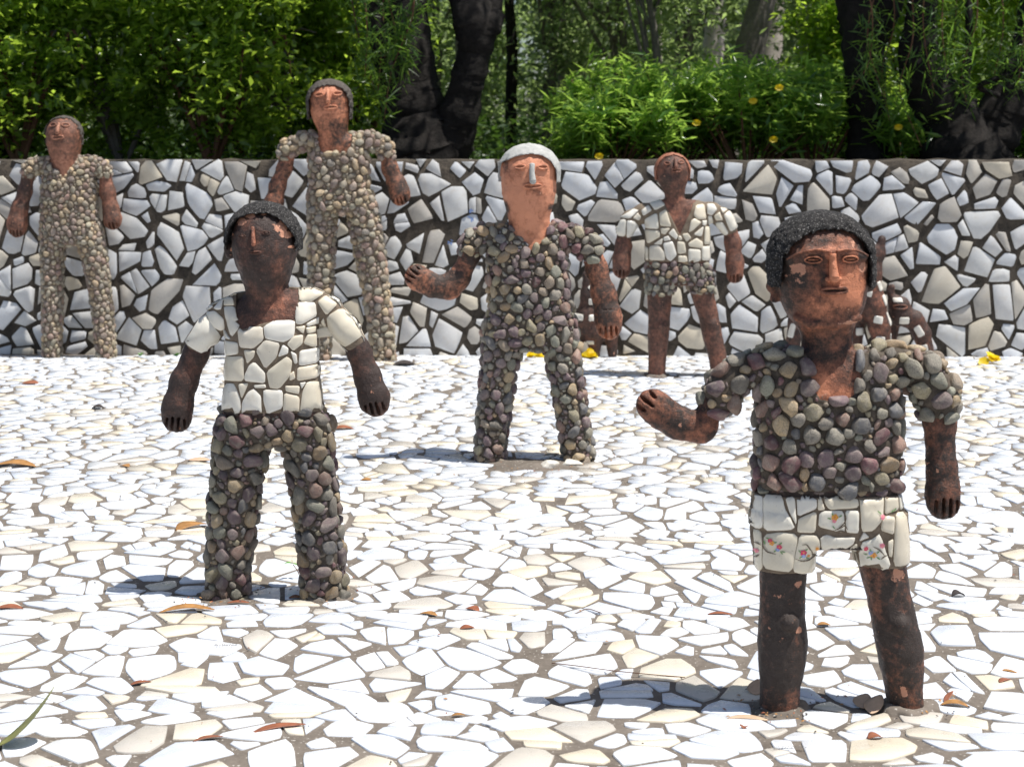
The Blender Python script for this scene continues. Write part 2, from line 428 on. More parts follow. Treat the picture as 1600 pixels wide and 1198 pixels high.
# ------------------------------------------------------------------ broken tile cells
def shard_cells(x0, x1, y0, y1, sx, sy, seed, gap, skew=0.33, round_p=0.55, pull=0.05):
    """irregular shard outlines: every pair of neighbours is separated by one shared slanted line"""
    r = np.random.default_rng(seed)
    nx, ny = int((x1 - x0) / sx), int((y1 - y0) / sy)
    pts, wts, grid = [], [], {}
    for j in range(-1, ny + 1):
        for i in range(-1, nx + 1):
            if r.random() < 0.05: continue
            p = np.array([x0 + (i + 0.5 + (0.25 if j % 2 else -0.25) + r.uniform(-0.42, 0.42)) * sx,
                          y0 + (j + 0.5 + r.uniform(-0.42, 0.42)) * sy])
            grid.setdefault((i, j), []).append(len(pts))
            pts.append(p); wts.append(r.uniform(-1, 1))
    pts = np.array(pts); wts = np.array(wts)
    keys = {}
    for k, v in grid.items():
        for q in v: keys[q] = k
    out = []
    for a in range(len(pts)):
        i, j = keys[a]
        if i < 0 or j < 0 or i >= nx or j >= ny: continue
        pa = pts[a]
        nb = [q for di in range(-3, 4) for dj in range(-3, 4) for q in grid.get((i + di, j + dj), ()) if q != a]
        dd = [((pts[q][0] - pa[0]) / sx) ** 2 + ((pts[q][1] - pa[1]) / sy) ** 2 for q in nb]
        order = np.argsort(dd)[:16]
        poly = [(pa[0] - 1.3 * sx, pa[1] - 1.3 * sy), (pa[0] + 1.3 * sx, pa[1] - 1.3 * sy), (pa[0] + 1.3 * sx, pa[1] + 1.3 * sy), (pa[0] - 1.3 * sx, pa[1] + 1.3 * sy)]
        for o in order:
            q = nb[o]
            lo, hi = min(a, q), max(a, q)
            h = ((lo * 73856093) ^ (hi * 19349663)) & 0xffffff
            rot = ((h % 1000) / 500.0 - 1) * skew
            pl, ph = pts[lo], pts[hi]
            d = ph - pl
            L = math.hypot(*d)
            if L < 1e-6: continue
            d = d / L
            f = 0.5 + 0.165 * (wts[lo] - wts[hi])
            # same-side guard: keep both seeds on their own side
            c, s = math.cos(rot), math.sin(rot)
            n = (d[0] * c - d[1] * s, d[0] * s + d[1] * c)
            m = pl + d * L * f
            g = gap[0] + (gap[1] - gap[0]) * (((h >> 10) % 97) / 97.0) ** 1.5
            if a == hi: n = (-n[0], -n[1])
            off = n[0] * m[0] + n[1] * m[1] - g
            new = []
            for k in range(len(poly)):
                p, q2 = poly[k], poly[(k + 1) % len(poly)]
                sp = n[0] * p[0] + n[1] * p[1] - off
                sq = n[0] * q2[0] + n[1] * q2[1] - off
                if sp <= 0: new.append(p)
                if (sp < 0) != (sq < 0) and sp != sq:
                    t = sp / (sp - sq)
                    new.append((p[0] + t * (q2[0] - p[0]), p[1] + t * (q2[1] - p[1])))
            poly = new
            if len(poly) < 3: break
        if len(poly) < 3: continue
        pieces = [poly]
        if r.random() < 0.10:
            an = r.uniform(0, math.pi); cx = sum(p[0] for p in poly) / len(poly); cy = sum(p[1] for p in poly) / len(poly)
            n = (math.cos(an), math.sin(an)); pieces = []
            for sg in (1, -1):
                off = sg * (n[0] * cx + n[1] * cy) - 0.0012
                nn = (n[0] * sg, n[1] * sg); new = []
                for k in range(len(poly)):
                    p, q2 = poly[k], poly[(k + 1) % len(poly)]
                    sp = nn[0] * p[0] + nn[1] * p[1] - off; sq = nn[0] * q2[0] + nn[1] * q2[1] - off
                    if sp <= 0: new.append(p)
                    if (sp < 0) != (sq < 0) and sp != sq:
                        t = sp / (sp - sq); new.append((p[0] + t * (q2[0] - p[0]), p[1] + t * (q2[1] - p[1])))
                if len(new) >= 3: pieces.append(new)
        for pc in pieces:
            pc = clean_poly(pc, 0.004)
            if len(pc) < 3: continue
            ar = poly_area(pc)
            if ar < 0.03 * sx * sy: continue
            # worn corners and slightly bowed edges
            cut = r.uniform(0.04, 0.26)
            bow = r.uniform(-0.02, 0.07)
            res = []
            n = len(pc)
            gx = sum(p[0] for p in pc) / n; gy = sum(p[1] for p in pc) / n
            full = pc; pc = [(gx + (p[0] - gx) * (1 - u), gy + (p[1] - gy) * (1 - u)) for p, u in ((p, r.uniform(0, pull)) for p in pc)]
            for k in range(n):
                f0, f1 = full[k], full[(k + 1) % n]
                p0, p, p1 = pc[k - 1], pc[k], pc[(k + 1) % n]
                if r.random() < round_p:
                    c1 = cut * r.uniform(0.5, 1.2)
                    res.append((p[0] + (p0[0] - p[0]) * c1, p[1] + (p0[1] - p[1]) * c1))
                    res.append((p[0] + (p1[0] - p[0]) * c1, p[1] + (p1[1] - p[1]) * c1))
                else:
                    res.append(p)
                L = math.hypot(p1[0] - p[0], p1[1] - p[1])
                if L > 0.35 * sx:
                    w_ = r.uniform(0.25, 1.0)
                    for t_, q_ in ((0.3, 0.8), (0.5, 1.0), (0.7, 0.8)):
                        mx, my = p[0] + (p1[0] - p[0]) * t_, p[1] + (p1[1] - p[1]) * t_
                        ex, ey = f0[0] + (f1[0] - f0[0]) * t_, f0[1] + (f1[1] - f0[1]) * t_
                        res.append((mx + (ex - mx) * w_ * q_, my + (ey - my) * w_ * q_))
            if poly_area(res) > 0.02 * sx * sy:
                out.append(res)
    return out

def clip_low(p, top):
    out = []
    for k in range(len(p)):
        a, b = p[k], p[(k + 1) % len(p)]
        if a[1] <= top: out.append(a)
        if (a[1] < top) != (b[1] < top):
            t = (top - a[1]) / (b[1] - a[1]); out.append((a[0] + t * (b[0] - a[0]), top))
    return clean_poly(out, 0.002)

def clean_poly(p, eps):
    res = []
    for q in p:
        if not res or math.hypot(q[0] - res[-1][0], q[1] - res[-1][1]) > eps: res.append(q)
    while len(res) > 2 and math.hypot(res[0][0] - res[-1][0], res[0][1] - res[-1][1]) < eps: res.pop()
    return res

def poly_area(p):
    return 0.5 * abs(sum(p[k][0] * p[(k + 1) % len(p)][1] - p[(k + 1) % len(p)][0] * p[k][1] for k in range(len(p))))

def ccw(p):
    a = sum(p[k][0] * p[(k + 1) % len(p)][1] - p[(k + 1) % len(p)][0] * p[k][1] for k in range(len(p)))
    return p if a > 0 else p[::-1]

def shard_mesh(poly, to3, tilt, thick=0.004, bev=0.0015):
    """poly in plane coords; to3(x, y, h) -> world point"""
    poly = ccw(poly)
    n = len(poly)
    cx = sum(p[0] for p in poly) / n; cy = sum(p[1] for p in poly) / n
    V = []
    def hh(x, y, h): return to3(x, y, h + tilt[0] * (x - cx) + tilt[1] * (y - cy))
    if bev:
        for x, y in poly:
            d = math.hypot(x - cx, y - cy) + 1e-6
            k = max(0.0, 1 - bev * 1.4 / d)
            V.append(hh(cx + (x - cx) * k, cy + (y - cy) * k, thick))
        for x, y in poly: V.append(hh(x, y, thick - bev))
        for x, y in poly: V.append(hh(x, y, -0.006))
        Fc = [list(range(n))]
        for lv in (0, n):
            for k in range(n):
                k2 = (k + 1) % n
                Fc.append([lv + k, lv + n + k, lv + n + k2, lv + k2])
    else:
        for x, y in poly: V.append(hh(x, y, thick))
        for x, y in poly: V.append(hh(x, y, -0.004))
        Fc = [list(range(n))] + [[k, n + k, n + (k + 1) % n, (k + 1) % n] for k in range(n)]
    return V, Fc

def project(p):
    x, y, z = p[0], p[1], p[2] - CH
    zc = y * CP - z * SP
    yc = y * SP + z * CP
    if zc < 0.05: return (-9999, -9999)
    return (800 + F * x / zc, 599 - F * yc / zc)

# ------------------------------------------------------------------ the courtyard floor
def build_floor():
    xs = np.concatenate([np.arange(-9, -5, 0.5), np.arange(-5, 5, 0.05), np.arange(5, 9.1, 0.5)])
    ys = np.concatenate([np.arange(-6, 1.4, 0.4), np.arange(1.4, 8.85, 0.035)])
    X, Y = np.meshgrid(xs, ys)
    Z = terrain(X, Y)
    V = np.stack([X.ravel(), Y.ravel(), Z.ravel()], 1)
    nx = len(xs); ny = len(ys)
    I = (np.arange(ny - 1)[:, None] * nx + np.arange(nx - 1)[None, :]).ravel()
    Fc = np.stack([I, I + 1, I + nx + 1, I + nx], 1)
    g = mesh_obj('floor', V, Fc, M['mortar_floor'])
    tag(g, kind='structure')
    cells = shard_cells(-4.4, 4.4, 1.75, 8.66, 0.126, 0.060, 5, (0.0014, 0.0092), skew=0.46, round_p=0.22, pull=0.09)
    r = np.random.default_rng(3)
    feet = [(f[0], f[1], f[2]) for f in FOOT_SPOTS]
    items = []
    for c in cells:
        cx = sum(p[0] for p in c) / len(c); cy = sum(p[1] for p in c) / len(c)
        if any((cx - fx) ** 2 + (cy - fy) ** 2 < fr * fr for fx, fy, fr in feet): continue
        q = [project((p[0], p[1], terrain(p[0], p[1]))) for p in c]
        inside = sum(1 for a in q if -5 < a[0] < 1605 and a[1] < 1203) > 0
        items.append((poly_area(q) if inside else 0.0, c, cy))
    items.sort(key=lambda t: -t[0])
    to3 = lambda x, y, h: (x, y, float(terrain(x, y)) + h)
    rest = MB()
    for k, (ar, c, cy) in enumerate(items):
        tl = (r.normal(0, 0.014), r.normal(0, 0.016))
        if k < 300:
            V, Fc = shard_mesh(c, to3, tl)
            o = mesh_obj('tile_shard', V, Fc, M['tile_floor'], g, smooth=False)
        else:
            near = cy < 5
            V, Fc = shard_mesh(c, to3, tl, bev=0.0015 if near else 0)
            rest.add(V, Fc)
    o = rest.obj('tile_shards', M['tile_floor_i'], g, smooth=False)
    tag(o, kind='stuff')
    return g

# ------------------------------------------------------------------ the mosaic wall
WY0, WY1 = 8.72, 8.50            # wall face depth at x = -3 and x = +3
def wall_y(x): return WY0 + (WY1 - WY0) * (x + 3) / 6
WTOP = 1.062
def build_wall():
    w0, w1 = -9.0, 9.0
    g = None
    r = np.random.default_rng(8)
    nx = 260
    xs = np.linspace(w0, w1, nx)
    V, Fc = [], []
    prof = [(-0.0, -0.3), (0.0, 0.0), (0.0, 0.3), (0.0, 0.6), (0.0, 0.9), (0.0, WTOP - 0.008), (0.015, WTOP), (0.14, WTOP + 0.002), (0.27, WTOP - 0.01), (0.30, 0.9), (0.30, -0.3)]
    top = r.normal(0, 0.003, nx)
    for i, x in enumerate(xs):
        for k, (dy, z) in enumerate(prof):
            e = r.normal(0, 0.002)
            V.append((x, wall_y(x) + dy + e, z + (top[i] if 5 <= k <= 8 else 0)))
    m = len(prof)
    for i in range(nx - 1):
        for k in range(m - 1):
            a = i * m + k
            Fc.append([a, a + m, a + m + 1, a + 1])
    g = mesh_obj('mosaic_wall', np.array(V), Fc, M['mortar_wall'])
    tag(g, 'low retaining wall faced with broken white porcelain in dark mortar behind the statues', 'wall')
    cells = shard_cells(-4.4, 4.4, -0.06, WTOP + 0.11, 0.120, 0.102, 21, (0.0030, 0.0135), skew=0.46, round_p=0.14, pull=0.05)
    items = []
    for c in cells:
        if max(p[1] for p in c) > WTOP + 0.004:
            if min(p[1] for p in c) > WTOP - 0.03: continue
            t_ = WTOP + R.uniform(-0.012, 0.004)
            c = clip_low(c, t_)
            if len(c) < 3: continue
        if poly_area(c) < 0.0012: continue
        q = [project((p[0], wall_y(p[0]), p[1])) for p in c]
        inside = sum(1 for a in q if 0 < a[0] < 1600) > 0
        items.append((poly_area(q) if inside else 0, c))
    items.sort(key=lambda t: -t[0])
    rest = MB()
    to3 = lambda x, z, h: (x, wall_y(x) - h, z)
    # marks printed on a few broken plates
    for k, (ar, c) in enumerate(items):
        tl = (r.normal(0, 0.022), r.normal(0, 0.022))
        V, Fc = shard_mesh(c, to3, tl, thick=0.004 + r.uniform(0, 0.004), bev=0.001)
        if k < 300:
            # shard_mesh winds for +h up the plane normal; the wall faces -Y so keep it
            mesh_obj('tile_shard', V, Fc, M['tile_wall'], g, smooth=False)
        else:
            rest.add(V, Fc)
    tag(rest.obj('tile_shards', M['tile_wall_i'], g, smooth=False), kind='stuff')
    return g

# ------------------------------------------------------------------ signed distance modelling
_ng = np.random.default_rng(42).random((24, 24, 24)).astype(np.float32)
def vnoise(X, Y, Z, s):
    """cheap trilinear value noise in -0.5..0.5; X, Y, Z open 1-D axes"""
    def idx(a):
        a = a * s
        i = np.floor(a).astype(int)
        f = (a - i).astype(np.float32)
        f = f * f * (3 - 2 * f)
        return i % 24, (i + 1) % 24, f
    x0, x1, fx = idx(X); y0, y1, fy = idx(Y); z0, z1, fz = idx(Z)
    fx = fx[:, None, None]; fy = fy[None, :, None]; fz = fz[None, None, :]
    g = lambda a, b, c: _ng[np.ix_(a, b, c)]
    c00 = g(x0, y0, z0) * (1 - fx) + g(x1, y0, z0) * fx
    c10 = g(x0, y1, z0) * (1 - fx) + g(x1, y1, z0) * fx
    c01 = g(x0, y0, z1) * (1 - fx) + g(x1, y0, z1) * fx
    c11 = g(x0, y1, z1) * (1 - fx) + g(x1, y1, z1) * fx
    return (c00 * (1 - fy) + c10 * fy) * (1 - fz) + (c01 * (1 - fy) + c11 * fy) * fz - 0.5

def smin(a, b, k):
    h = np.clip(0.5 + 0.5 * (b - a) / k, 0, 1)
    return b * (1 - h) + a * h - k * h * (1 - h)

class Grid:
    def __init__(s, lo, hi, h):
        s.h = h; s.lo = np.array(lo, float); s.hi = np.array(hi, float)
        s.ax = [np.arange(s.lo[i], s.hi[i] + h, h, dtype=np.float32) for i in range(3)]
        s.D = np.full([len(a) for a in s.ax], 0.06, dtype=np.float32)
    def sl(s, lo, hi):
        out = []
        for i in range(3):
            a = int(np.clip((lo[i] - s.lo[i]) / s.h - 1, 0, len(s.ax[i])))
            b = int(np.clip((hi[i] - s.lo[i]) / s.h + 2, 0, len(s.ax[i])))
            out.append(slice(a, b))
        return tuple(out)
    def apply(s, lo, hi, fn, op, k=0.004):
        sl = s.sl(lo, hi)
        X, Y, Z = (s.ax[i][sl[i]] for i in range(3))
        if 0 in (len(X), len(Y), len(Z)): return
        d = fn(X[:, None, None], Y[None, :, None], Z[None, None, :])
        sub = s.D[sl]
        if op == 'add': s.D[sl] = smin(sub, d, k)
        elif op == 'cut': s.D[sl] = np.maximum(sub, -d)
        elif op == 'and': s.D[sl] = np.maximum(sub, d)
    def cone(s, a, b, ra, rb, flat=1.0, op='add', k=0.006):
        """round cone from a to b; flat < 1 squashes it in depth"""
        a = np.array(a, float); b = np.array(b, float)
        m = max(ra, rb) + 0.03
        lo = np.minimum(a, b) - m; hi = np.maximum(a, b) + m
        inv = 1.0 / flat
        ba = (b - a) * np.array([1, inv, 1]); L2 = float(np.dot(ba, ba)) + 1e-12
        def fn(X, Y, Z):
            px, py, pz = X - a[0], (Y - a[1]) * inv, Z - a[2]
            t = np.clip((px * ba[0] + py * ba[1] + pz * ba[2]) / L2, 0, 1)
            d = np.sqrt((px - t * ba[0]) ** 2 + (py - t * ba[1]) ** 2 + (pz - t * ba[2]) ** 2) - (ra + (rb - ra) * t)
            return (d * min(1.0, flat)).astype(np.float32)
        s.apply(lo, hi, fn, op, k)
    def loft(s, st, op='add', k=0.006, n=2.4, grow=0.0, zmin=None, zmax=None):
        """stations (z, xl, xr, yc, hd) from low to high z"""
        st = sorted(st)
        z = np.array([q[0] for q in st]); xl = np.array([q[1] for q in st]); xr = np.array([q[2] for q in st])
        yc = np.array([q[3] for q in st]); hd = np.array([q[4] for q in st])
        zz = np.linspace(z[0], z[-1], 200)
        def sm(v):
            w = np.interp(zz, z, v)
            kern = np.ones(9) / 9
            p = np.concatenate([w[0] - (w[4:0:-1] - w[0]), w, w[-1] - (w[-2:-6:-1] - w[-1])])
            return np.convolve(p, kern, 'valid')
        XL, XR, YC, HD = sm(xl), sm(xr), sm(yc), sm(hd)
        z0 = z[0] if zmin is None else max(z[0], zmin); z1 = z[-1] if zmax is None else min(z[-1], zmax)
        g = grow
        lo = (xl.min() - g - 0.02, (yc - hd).min() - g - 0.02, z0 - g - 0.02); hi = (xr.max() + g + 0.02, (yc + hd).max() + g + 0.02, z1 + g + 0.02)
        def fn(X, Y, Z):
            zc = Z.ravel()
            cx = np.interp(zc, zz, (XL + XR) / 2)[None, None, :]; hw = np.maximum(np.interp(zc, zz, (XR - XL) / 2), 1e-4)[None, None, :] + g
            cy = np.interp(zc, zz, YC)[None, None, :]; hdd = np.maximum(np.interp(zc, zz, HD), 1e-4)[None, None, :] + g
            q = (np.abs((X - cx) / hw) ** n + np.abs((Y - cy) / hdd) ** n) ** (1 / n)
            d = (q - 1) * np.minimum(hw, hdd)
            dz = np.maximum(z0 - Z, Z - z1)
            return np.maximum(d, dz).astype(np.float32)
        s.apply(lo, hi, fn, op, k)
    def roughen(s, sc, amp):
        s.D += vnoise(s.ax[0], s.ax[1], s.ax[2], sc) * amp
    def mesh(s):
        """naive surface nets"""
        D = s.D
        ins = D < 0
        nx, ny, nz = D.shape
        cnt = np.zeros((nx - 1, ny - 1, nz - 1), np.int8)
        for i in (0, 1):
            for j in (0, 1):
                for k in (0, 1):
                    cnt += ins[i:nx - 1 + i, j:ny - 1 + j, k:nz - 1 + k]
        act = (cnt > 0) & (cnt < 8)
        cells = np.argwhere(act)
        idx = np.full(act.shape, -1, np.int32)
        idx[act] = np.arange(len(cells))
        acc = np.zeros((len(cells), 3)); num = np.zeros(len(cells))
        corners = [(i, j, k) for i in (0, 1) for j in (0, 1) for k in (0, 1)]
        for a in corners:
            for ax in range(3):
                if a[ax] == 1: continue
                b = list(a); b[ax] = 1
                da = D[cells[:, 0] + a[0], cells[:, 1] + a[1], cells[:, 2] + a[2]]
                db = D[cells[:, 0] + b[0], cells[:, 1] + b[1], cells[:, 2] + b[2]]
                cr = (da < 0) != (db < 0)
                t = np.where(cr, da / np.where(cr, da - db, 1), 0)
                p = np.zeros((len(cells), 3)); p += a
                p[:, ax] += t
                acc[cr] += p[cr]; num += cr
        V = s.lo + (cells + acc / num[:, None]) * s.h
        quads = []
        for ax in range(3):
            o1, o2 = (ax + 1) % 3, (ax + 2) % 3
            sl0 = [slice(None)] * 3; sl1 = [slice(None)] * 3
            sl0[ax] = slice(0, -1); sl1[ax] = slice(1, None)
            A = ins[tuple(sl0)]; B = ins[tuple(sl1)]
            ed = np.argwhere(A != B)
            ok = (ed[:, o1] > 0) & (ed[:, o2] > 0) & (ed[:, o1] < D.shape[o1] - 1) & (ed[:, o2] < D.shape[o2] - 1)
            ed = ed[ok]
            flip = A[ed[:, 0], ed[:, 1], ed[:, 2]]
            def ci(d1, d2):
                e = ed.copy(); e[:, o1] += d1; e[:, o2] += d2
                return idx[e[:, 0], e[:, 1], e[:, 2]]
            q = np.stack([ci(-1, -1), ci(0, -1), ci(0, 0), ci(-1, 0)], 1)
            q[~flip] = q[~flip][:, ::-1]
            quads.append(q)
        Q = np.concatenate(quads)
        Q = Q[(Q >= 0).all(1)]
        return V, Q

# ------------------------------------------------------------------ pebbles
def pebble_mesh(name, sub, seed, mat):
    import bmesh
    r = random.Random(seed)
    bm = bmesh.new()
    bmesh.ops.create_icosphere(bm, subdivisions=sub, radius=1.0)
    e = r.uniform(0.72, 1.0)
    planes = [(Vector((r.gauss(0, 1), r.gauss(0, 1), r.gauss(0, 0.5))).normalized(), r.uniform(0.60, 0.88)) for _ in range(8)]
    ph = [r.uniform(0, 6) for _ in range(6)]
    for v in bm.verts:
        c = v.co
        q = Vector([math.copysign(abs(a) ** e, a) for a in c])
        for n, d in planes:
            t = q.dot(n) - d
            if t > 0: q -= n * t * 0.85
        q *= 1 + 0.05 * math.sin(3 * c.x + ph[0]) * math.sin(3 * c.y + ph[1]) + 0.04 * math.sin(4 * c.z + 3 * c.x + ph[2])
        q.x *= 1 + 0.18 * q.y * math.sin(ph[3])
        v.co = q
    me = bpy.data.meshes.new(name)
    bm.to_mesh(me); bm.free()
    me.polygons.foreach_set('use_smooth', np.ones(len(me.polygons), dtype=bool))
    me.materials.append(mat)
    return me

PEB = {}
def peb_set(matkey, sub):
    if (matkey, sub) not in PEB:
        PEB[(matkey, sub)] = [pebble_mesh('pebble', sub, 100 + i, M[matkey]) for i in range(14)]
    return PEB[(matkey, sub)]

def scatter_pebbles(parent, root, V, Q, rmean, matkey, sub=3, limit=300, keep=None, seed=1, spread=(0.62, 1.45), cover=0.80, budget=None):
    """pack pebbles over a surface; the visible front ones become parts"""
    r = np.random.default_rng(seed)
    A = V[Q[:, 1]] - V[Q[:, 0]]; B = V[Q[:, 3]] - V[Q[:, 0]]
    N = np.cross(A, B); ar = np.linalg.norm(N, axis=1) + 1e-12
    N = N / ar[:, None]
    C = V[Q].mean(1)
    area = ar.sum()
    n = int(area / (rmean * rmean) * 9)
    pick = r.choice(len(Q), n, p=ar / ar.sum())
    P = C[pick]; NN = N[pick]
    # soften normals towards the neighbourhood for stability
    if keep is not None:
        k = keep(P, NN); P, NN = P[k], NN[k]
    n = len(P)
    rad = rmean * np.clip(r.lognormal(-0.02, 0.30, n), spread[0], spread[1])
    order = np.argsort(-rad + r.normal(0, rmean * 0.22, n))
    acc_p = np.zeros((n, 3)); acc_r = np.zeros(n); m = 0; out = []
    def run(order, scale, cov):
        nonlocal m
        for i in order:
            rr = rad[i] * scale
            if m:
                d2 = ((acc_p[:m] - P[i]) ** 2).sum(1)
                if (d2 < (cov * (acc_r[:m] + rr)) ** 2).any(): continue
            acc_p[m] = P[i]; acc_r[m] = rr; m += 1
            out.append((P[i], NN[i], rr))
    run(order, 1.0, cover)
    run(order[::-1], 0.62, cover + 0.04)
    run(order[::-1], 0.42, cover + 0.06)
    if budget: out = out[:budget]
    out.sort(key=lambda t: (t[1][1] > 0.25, -t[2]))
    joined = MB()
    meshes = peb_set(matkey, sub)
    low = None
    rx, ry, rz = root
    for c, (p, nn, rr) in enumerate(out):
        asp = r.uniform(1.0, 1.38)
        up = Vector(nn.tolist())
        t = Vector((r.normal(), r.normal() * 0.3, r.normal() + 0.6)); t = (t - up * t.dot(up)).normalized()
        b = up.cross(t)
        sx, sy, sz = rr * asp, rr / asp ** 0.45, rr * r.uniform(0.55, 0.75)
        mt = Matrix(((t.x * sx, b.x * sy, up.x * sz, p[0] - rx + up.x * sz * 0.16),
                     (t.y * sx, b.y * sy, up.y * sz, p[1] - ry + up.y * sz * 0.16),
                     (t.z * sx, b.z * sy, up.z * sz, p[2] - rz + up.z * sz * 0.16), (0, 0, 0, 1)))
        me = meshes[int(r.integers(len(meshes)))]
        if c < limit:
            o = bpy.data.objects.new('pebble', me)
            COL.objects.link(o)
            o.parent = parent
            o.matrix_local = mt
        else:
            if low is None:
                low = []
                for q in peb_set(matkey, 2):
                    co = np.empty(len(q.vertices) * 3, np.float32); q.vertices.foreach_get('co', co)
                    low.append((co.reshape(-1, 3), [list(pp.vertices) for pp in q.polygons]))
            co, fc = low[int(r.integers(len(low)))]
            mm = np.array(mt)
            joined.add(co @ mm[:3, :3].T + mm[:3, 3], fc)
    if joined.n:
        o = joined.obj('pebbles', M[matkey + '_i'], parent)
        tag(o, kind='stuff')
    return len(out)

# ------------------------------------------------------------------ statues
class Statue:
    def __init__(s, label, base_px, depth=None, group='stone and terracotta statues standing in the courtyard', name='mosaic_statue', yoff=0.0):
        if depth is None:
            p = px_ground(*base_px)
            s.d = p[1]
        else:
            s.d = depth
        s.sc = s.d / F                                # metres per photo pixel at this distance
        x, y, z = px_plane(base_px[0], base_px[1], s.d)
        s.root = (x, s.d, float(terrain(x, s.d)))
        s.e = empty(name, s.root, label, 'statue', group)
        s.bv = {}
    def P(s, px, py, dy=0.0):
        """photo pixel + depth offset in photo pixels -> world"""
        x, y, z = px_plane(px, py, s.d)
        k = (s.d + dy * s.sc) / s.d
        return (x, s.d + dy * s.sc, z)
    def st(s, rows):
        """rows: (py, xl, xr, hd[, yc]) in pixels -> stations"""
        out = []
        for row in rows:
            py, xl, xr, hd = row[:4]
            yc = row[4] if len(row) > 4 else 0
            a = s.P(xl, py); b = s.P(xr, py)
            out.append((a[2], a[0], b[0], s.d + yc * s.sc, hd * s.sc))
        return out
    def grid(s, x0, x1, y0, y1, dep0, dep1, h):
        a = s.P(x0, y1); b = s.P(x1, y0)
        return Grid((a[0], s.d + dep0 * s.sc, a[2]), (b[0], s.d + dep1 * s.sc, b[2]), h)
    def chain(s, g, pts, flat=1.0, op='add', k=6, **kw):
        """pts: (px, py, r, dy)"""
        for a, b in zip(pts[:-1], pts[1:]):
            g.cone(s.P(a[0], a[1], a[3]), s.P(b[0], b[1], b[3]), a[2] * s.sc, b[2] * s.sc, flat, op, k * s.sc)
    def ball(s, g, px, py, r, dy=0, flat=1.0, op='add', k=5):
        p = s.P(px, py, dy)
        g.cone(p, (p[0], p[1], p[2] + 1e-4), r * s.sc, r * s.sc, flat, op, k * s.sc)
    def prism(s, g, poly, y0, y1, op='cut'):
        """extruded frontal polygon, depth range in px"""
        pts = [(s.P(a, b)[0], s.P(a, b)[2]) for a, b in poly]
        P = np.array(pts)
        lo = (P[:, 0].min(), s.d + y0 * s.sc, P[:, 1].min()); hi = (P[:, 0].max(), s.d + y1 * s.sc, P[:, 1].max())
        def fn(X, Y, Z):
            x = X[:, 0, :]; z = Z[0, 0, :][None, :]
            x, z = np.broadcast_arrays(x.reshape(-1, 1), z)
            ins = np.zeros(x.shape, bool); dm = np.full(x.shape, 1e9)
            n = len(P)
            for i in range(n):
                ax, az = P[i]; bx, bz = P[(i + 1) % n]
                c = ((az > z) != (bz > z)) & (x < (bx - ax) * (z - az) / (bz - az + 1e-12) + ax)
                ins ^= c
                t = np.clip(((x - ax) * (bx - ax) + (z - az) * (bz - az)) / ((bx - ax) ** 2 + (bz - az) ** 2 + 1e-12), 0, 1)
                dm = np.minimum(dm, np.hypot(x - ax - t * (bx - ax), z - az - t * (bz - az)))
            d2 = np.where(ins, -dm, dm)[:, None, :]
            dy = np.maximum(lo[1] - Y, Y - hi[1])
            return np.maximum(d2, dy).astype(np.float32)
        g.apply((lo[0] - 0.01, lo[1] - 0.01, lo[2] - 0.01), (hi[0] + 0.01, hi[1] + 0.01, hi[2] + 0.01), fn, op)
    def hand_slots(s, g, wrist, tip, width, n=3, r=2.2, length=0.5, dy=0, flat=3.0):
        """finger grooves at the end of a paddle hand"""
        a = np.array(wrist, float); b = np.array(tip, float)
        d = b - a; L = np.linalg.norm(d); d /= L
        q = np.array([-d[1], d[0]])
        for i in range(n):
            o = (i - (n - 1) / 2) * width / (n + 0.15)
            m = abs(i - (n - 1) / 2) / max(1, (n - 1) / 2)
            e = b + q * o - d * (2 + 3.0 * m)
            st_ = b + q * o * 0.92 - d * L * (length - 0.06 * m)
            p0 = s.P(st_[0], st_[1], dy); p1 = s.P(e[0], e[1], dy)
            k_ = width * 0.30
            p0 = (p0[0], p0[1] - k_ * s.sc, p0[2]); p1 = (p1[0], p1[1] - k_ * s.sc, p1[2])
            g.cone(p0, p1, r * 0.8 * s.sc, r * s.sc, 4.0, 'cut')
    def emit(s, name, g, mat, parent=None, stain=None, peel=None):
        V, Q = g.mesh()
        attrs = {}
        if stain is not None:
            pr = s.to_px(V)
            attrs['stain'] = stain(pr[:, 0], pr[:, 1])
            attrs['peel'] = peel(pr[:, 0], pr[:, 1]) * (V[:, 1] < s.d + 20 * s.sc) if peel else np.zeros(len(V))
        o = mesh_obj(name, V - np.array(s.root), Q, mat, parent if parent is not None else s.e, attrs=attrs)
        s.bv[name] = (V, Q)
        return o
    def to_px(s, V):
        x = V[:, 0]; z = V[:, 2] - CH; y = s.d
        zc = y * CP - z * SP; yc = y * SP + z * CP
        return np.stack([800 + F * x / zc, 599 - F * yc / zc], 1)
    def tree(s, *names):
        V = []; Q = []; n = 0
        for nm in names:
            v, q = s.bv[nm]; V.append(v); Q.append(q + n); n += len(v)
        V = np.concatenate(V); Q = np.concatenate(Q)
        return BVHTree.FromPolygons([tuple(v) for v in V.tolist()], Q.tolist())
    def hit(s, bvh, px, py, back=False):
        p = s.P(px, py)
        o = Vector((p[0], s.d + (0.6 if back else -0.6), p[2]))
        h = bvh.ray_cast(o, Vector((0, -1 if back else 1, 0)))
        if h[0] is None or abs(h[0].y - s.d) > 0.4:
            h = bvh.find_nearest(Vector((p[0], s.d + (0.02 if back else -0.02), p[2])))
        return h[0], h[1]
    def relief(s, bvh, path, rad, lift=0.0, closed=False, seg=8, flat=1.0, n=None):
        """tube laid along the face; path in px"""
        pts = []
        P2 = list(path)
        for (a, b) in P2:
            h, nn = s.hit(bvh, a, b)
            pts.append((h.x, h.y - lift * s.sc, h.z))
        rr = [q * s.sc for q in rad] if hasattr(rad, '__len__') else rad * s.sc
        return tube(pts, rr, seg, closed, flat)

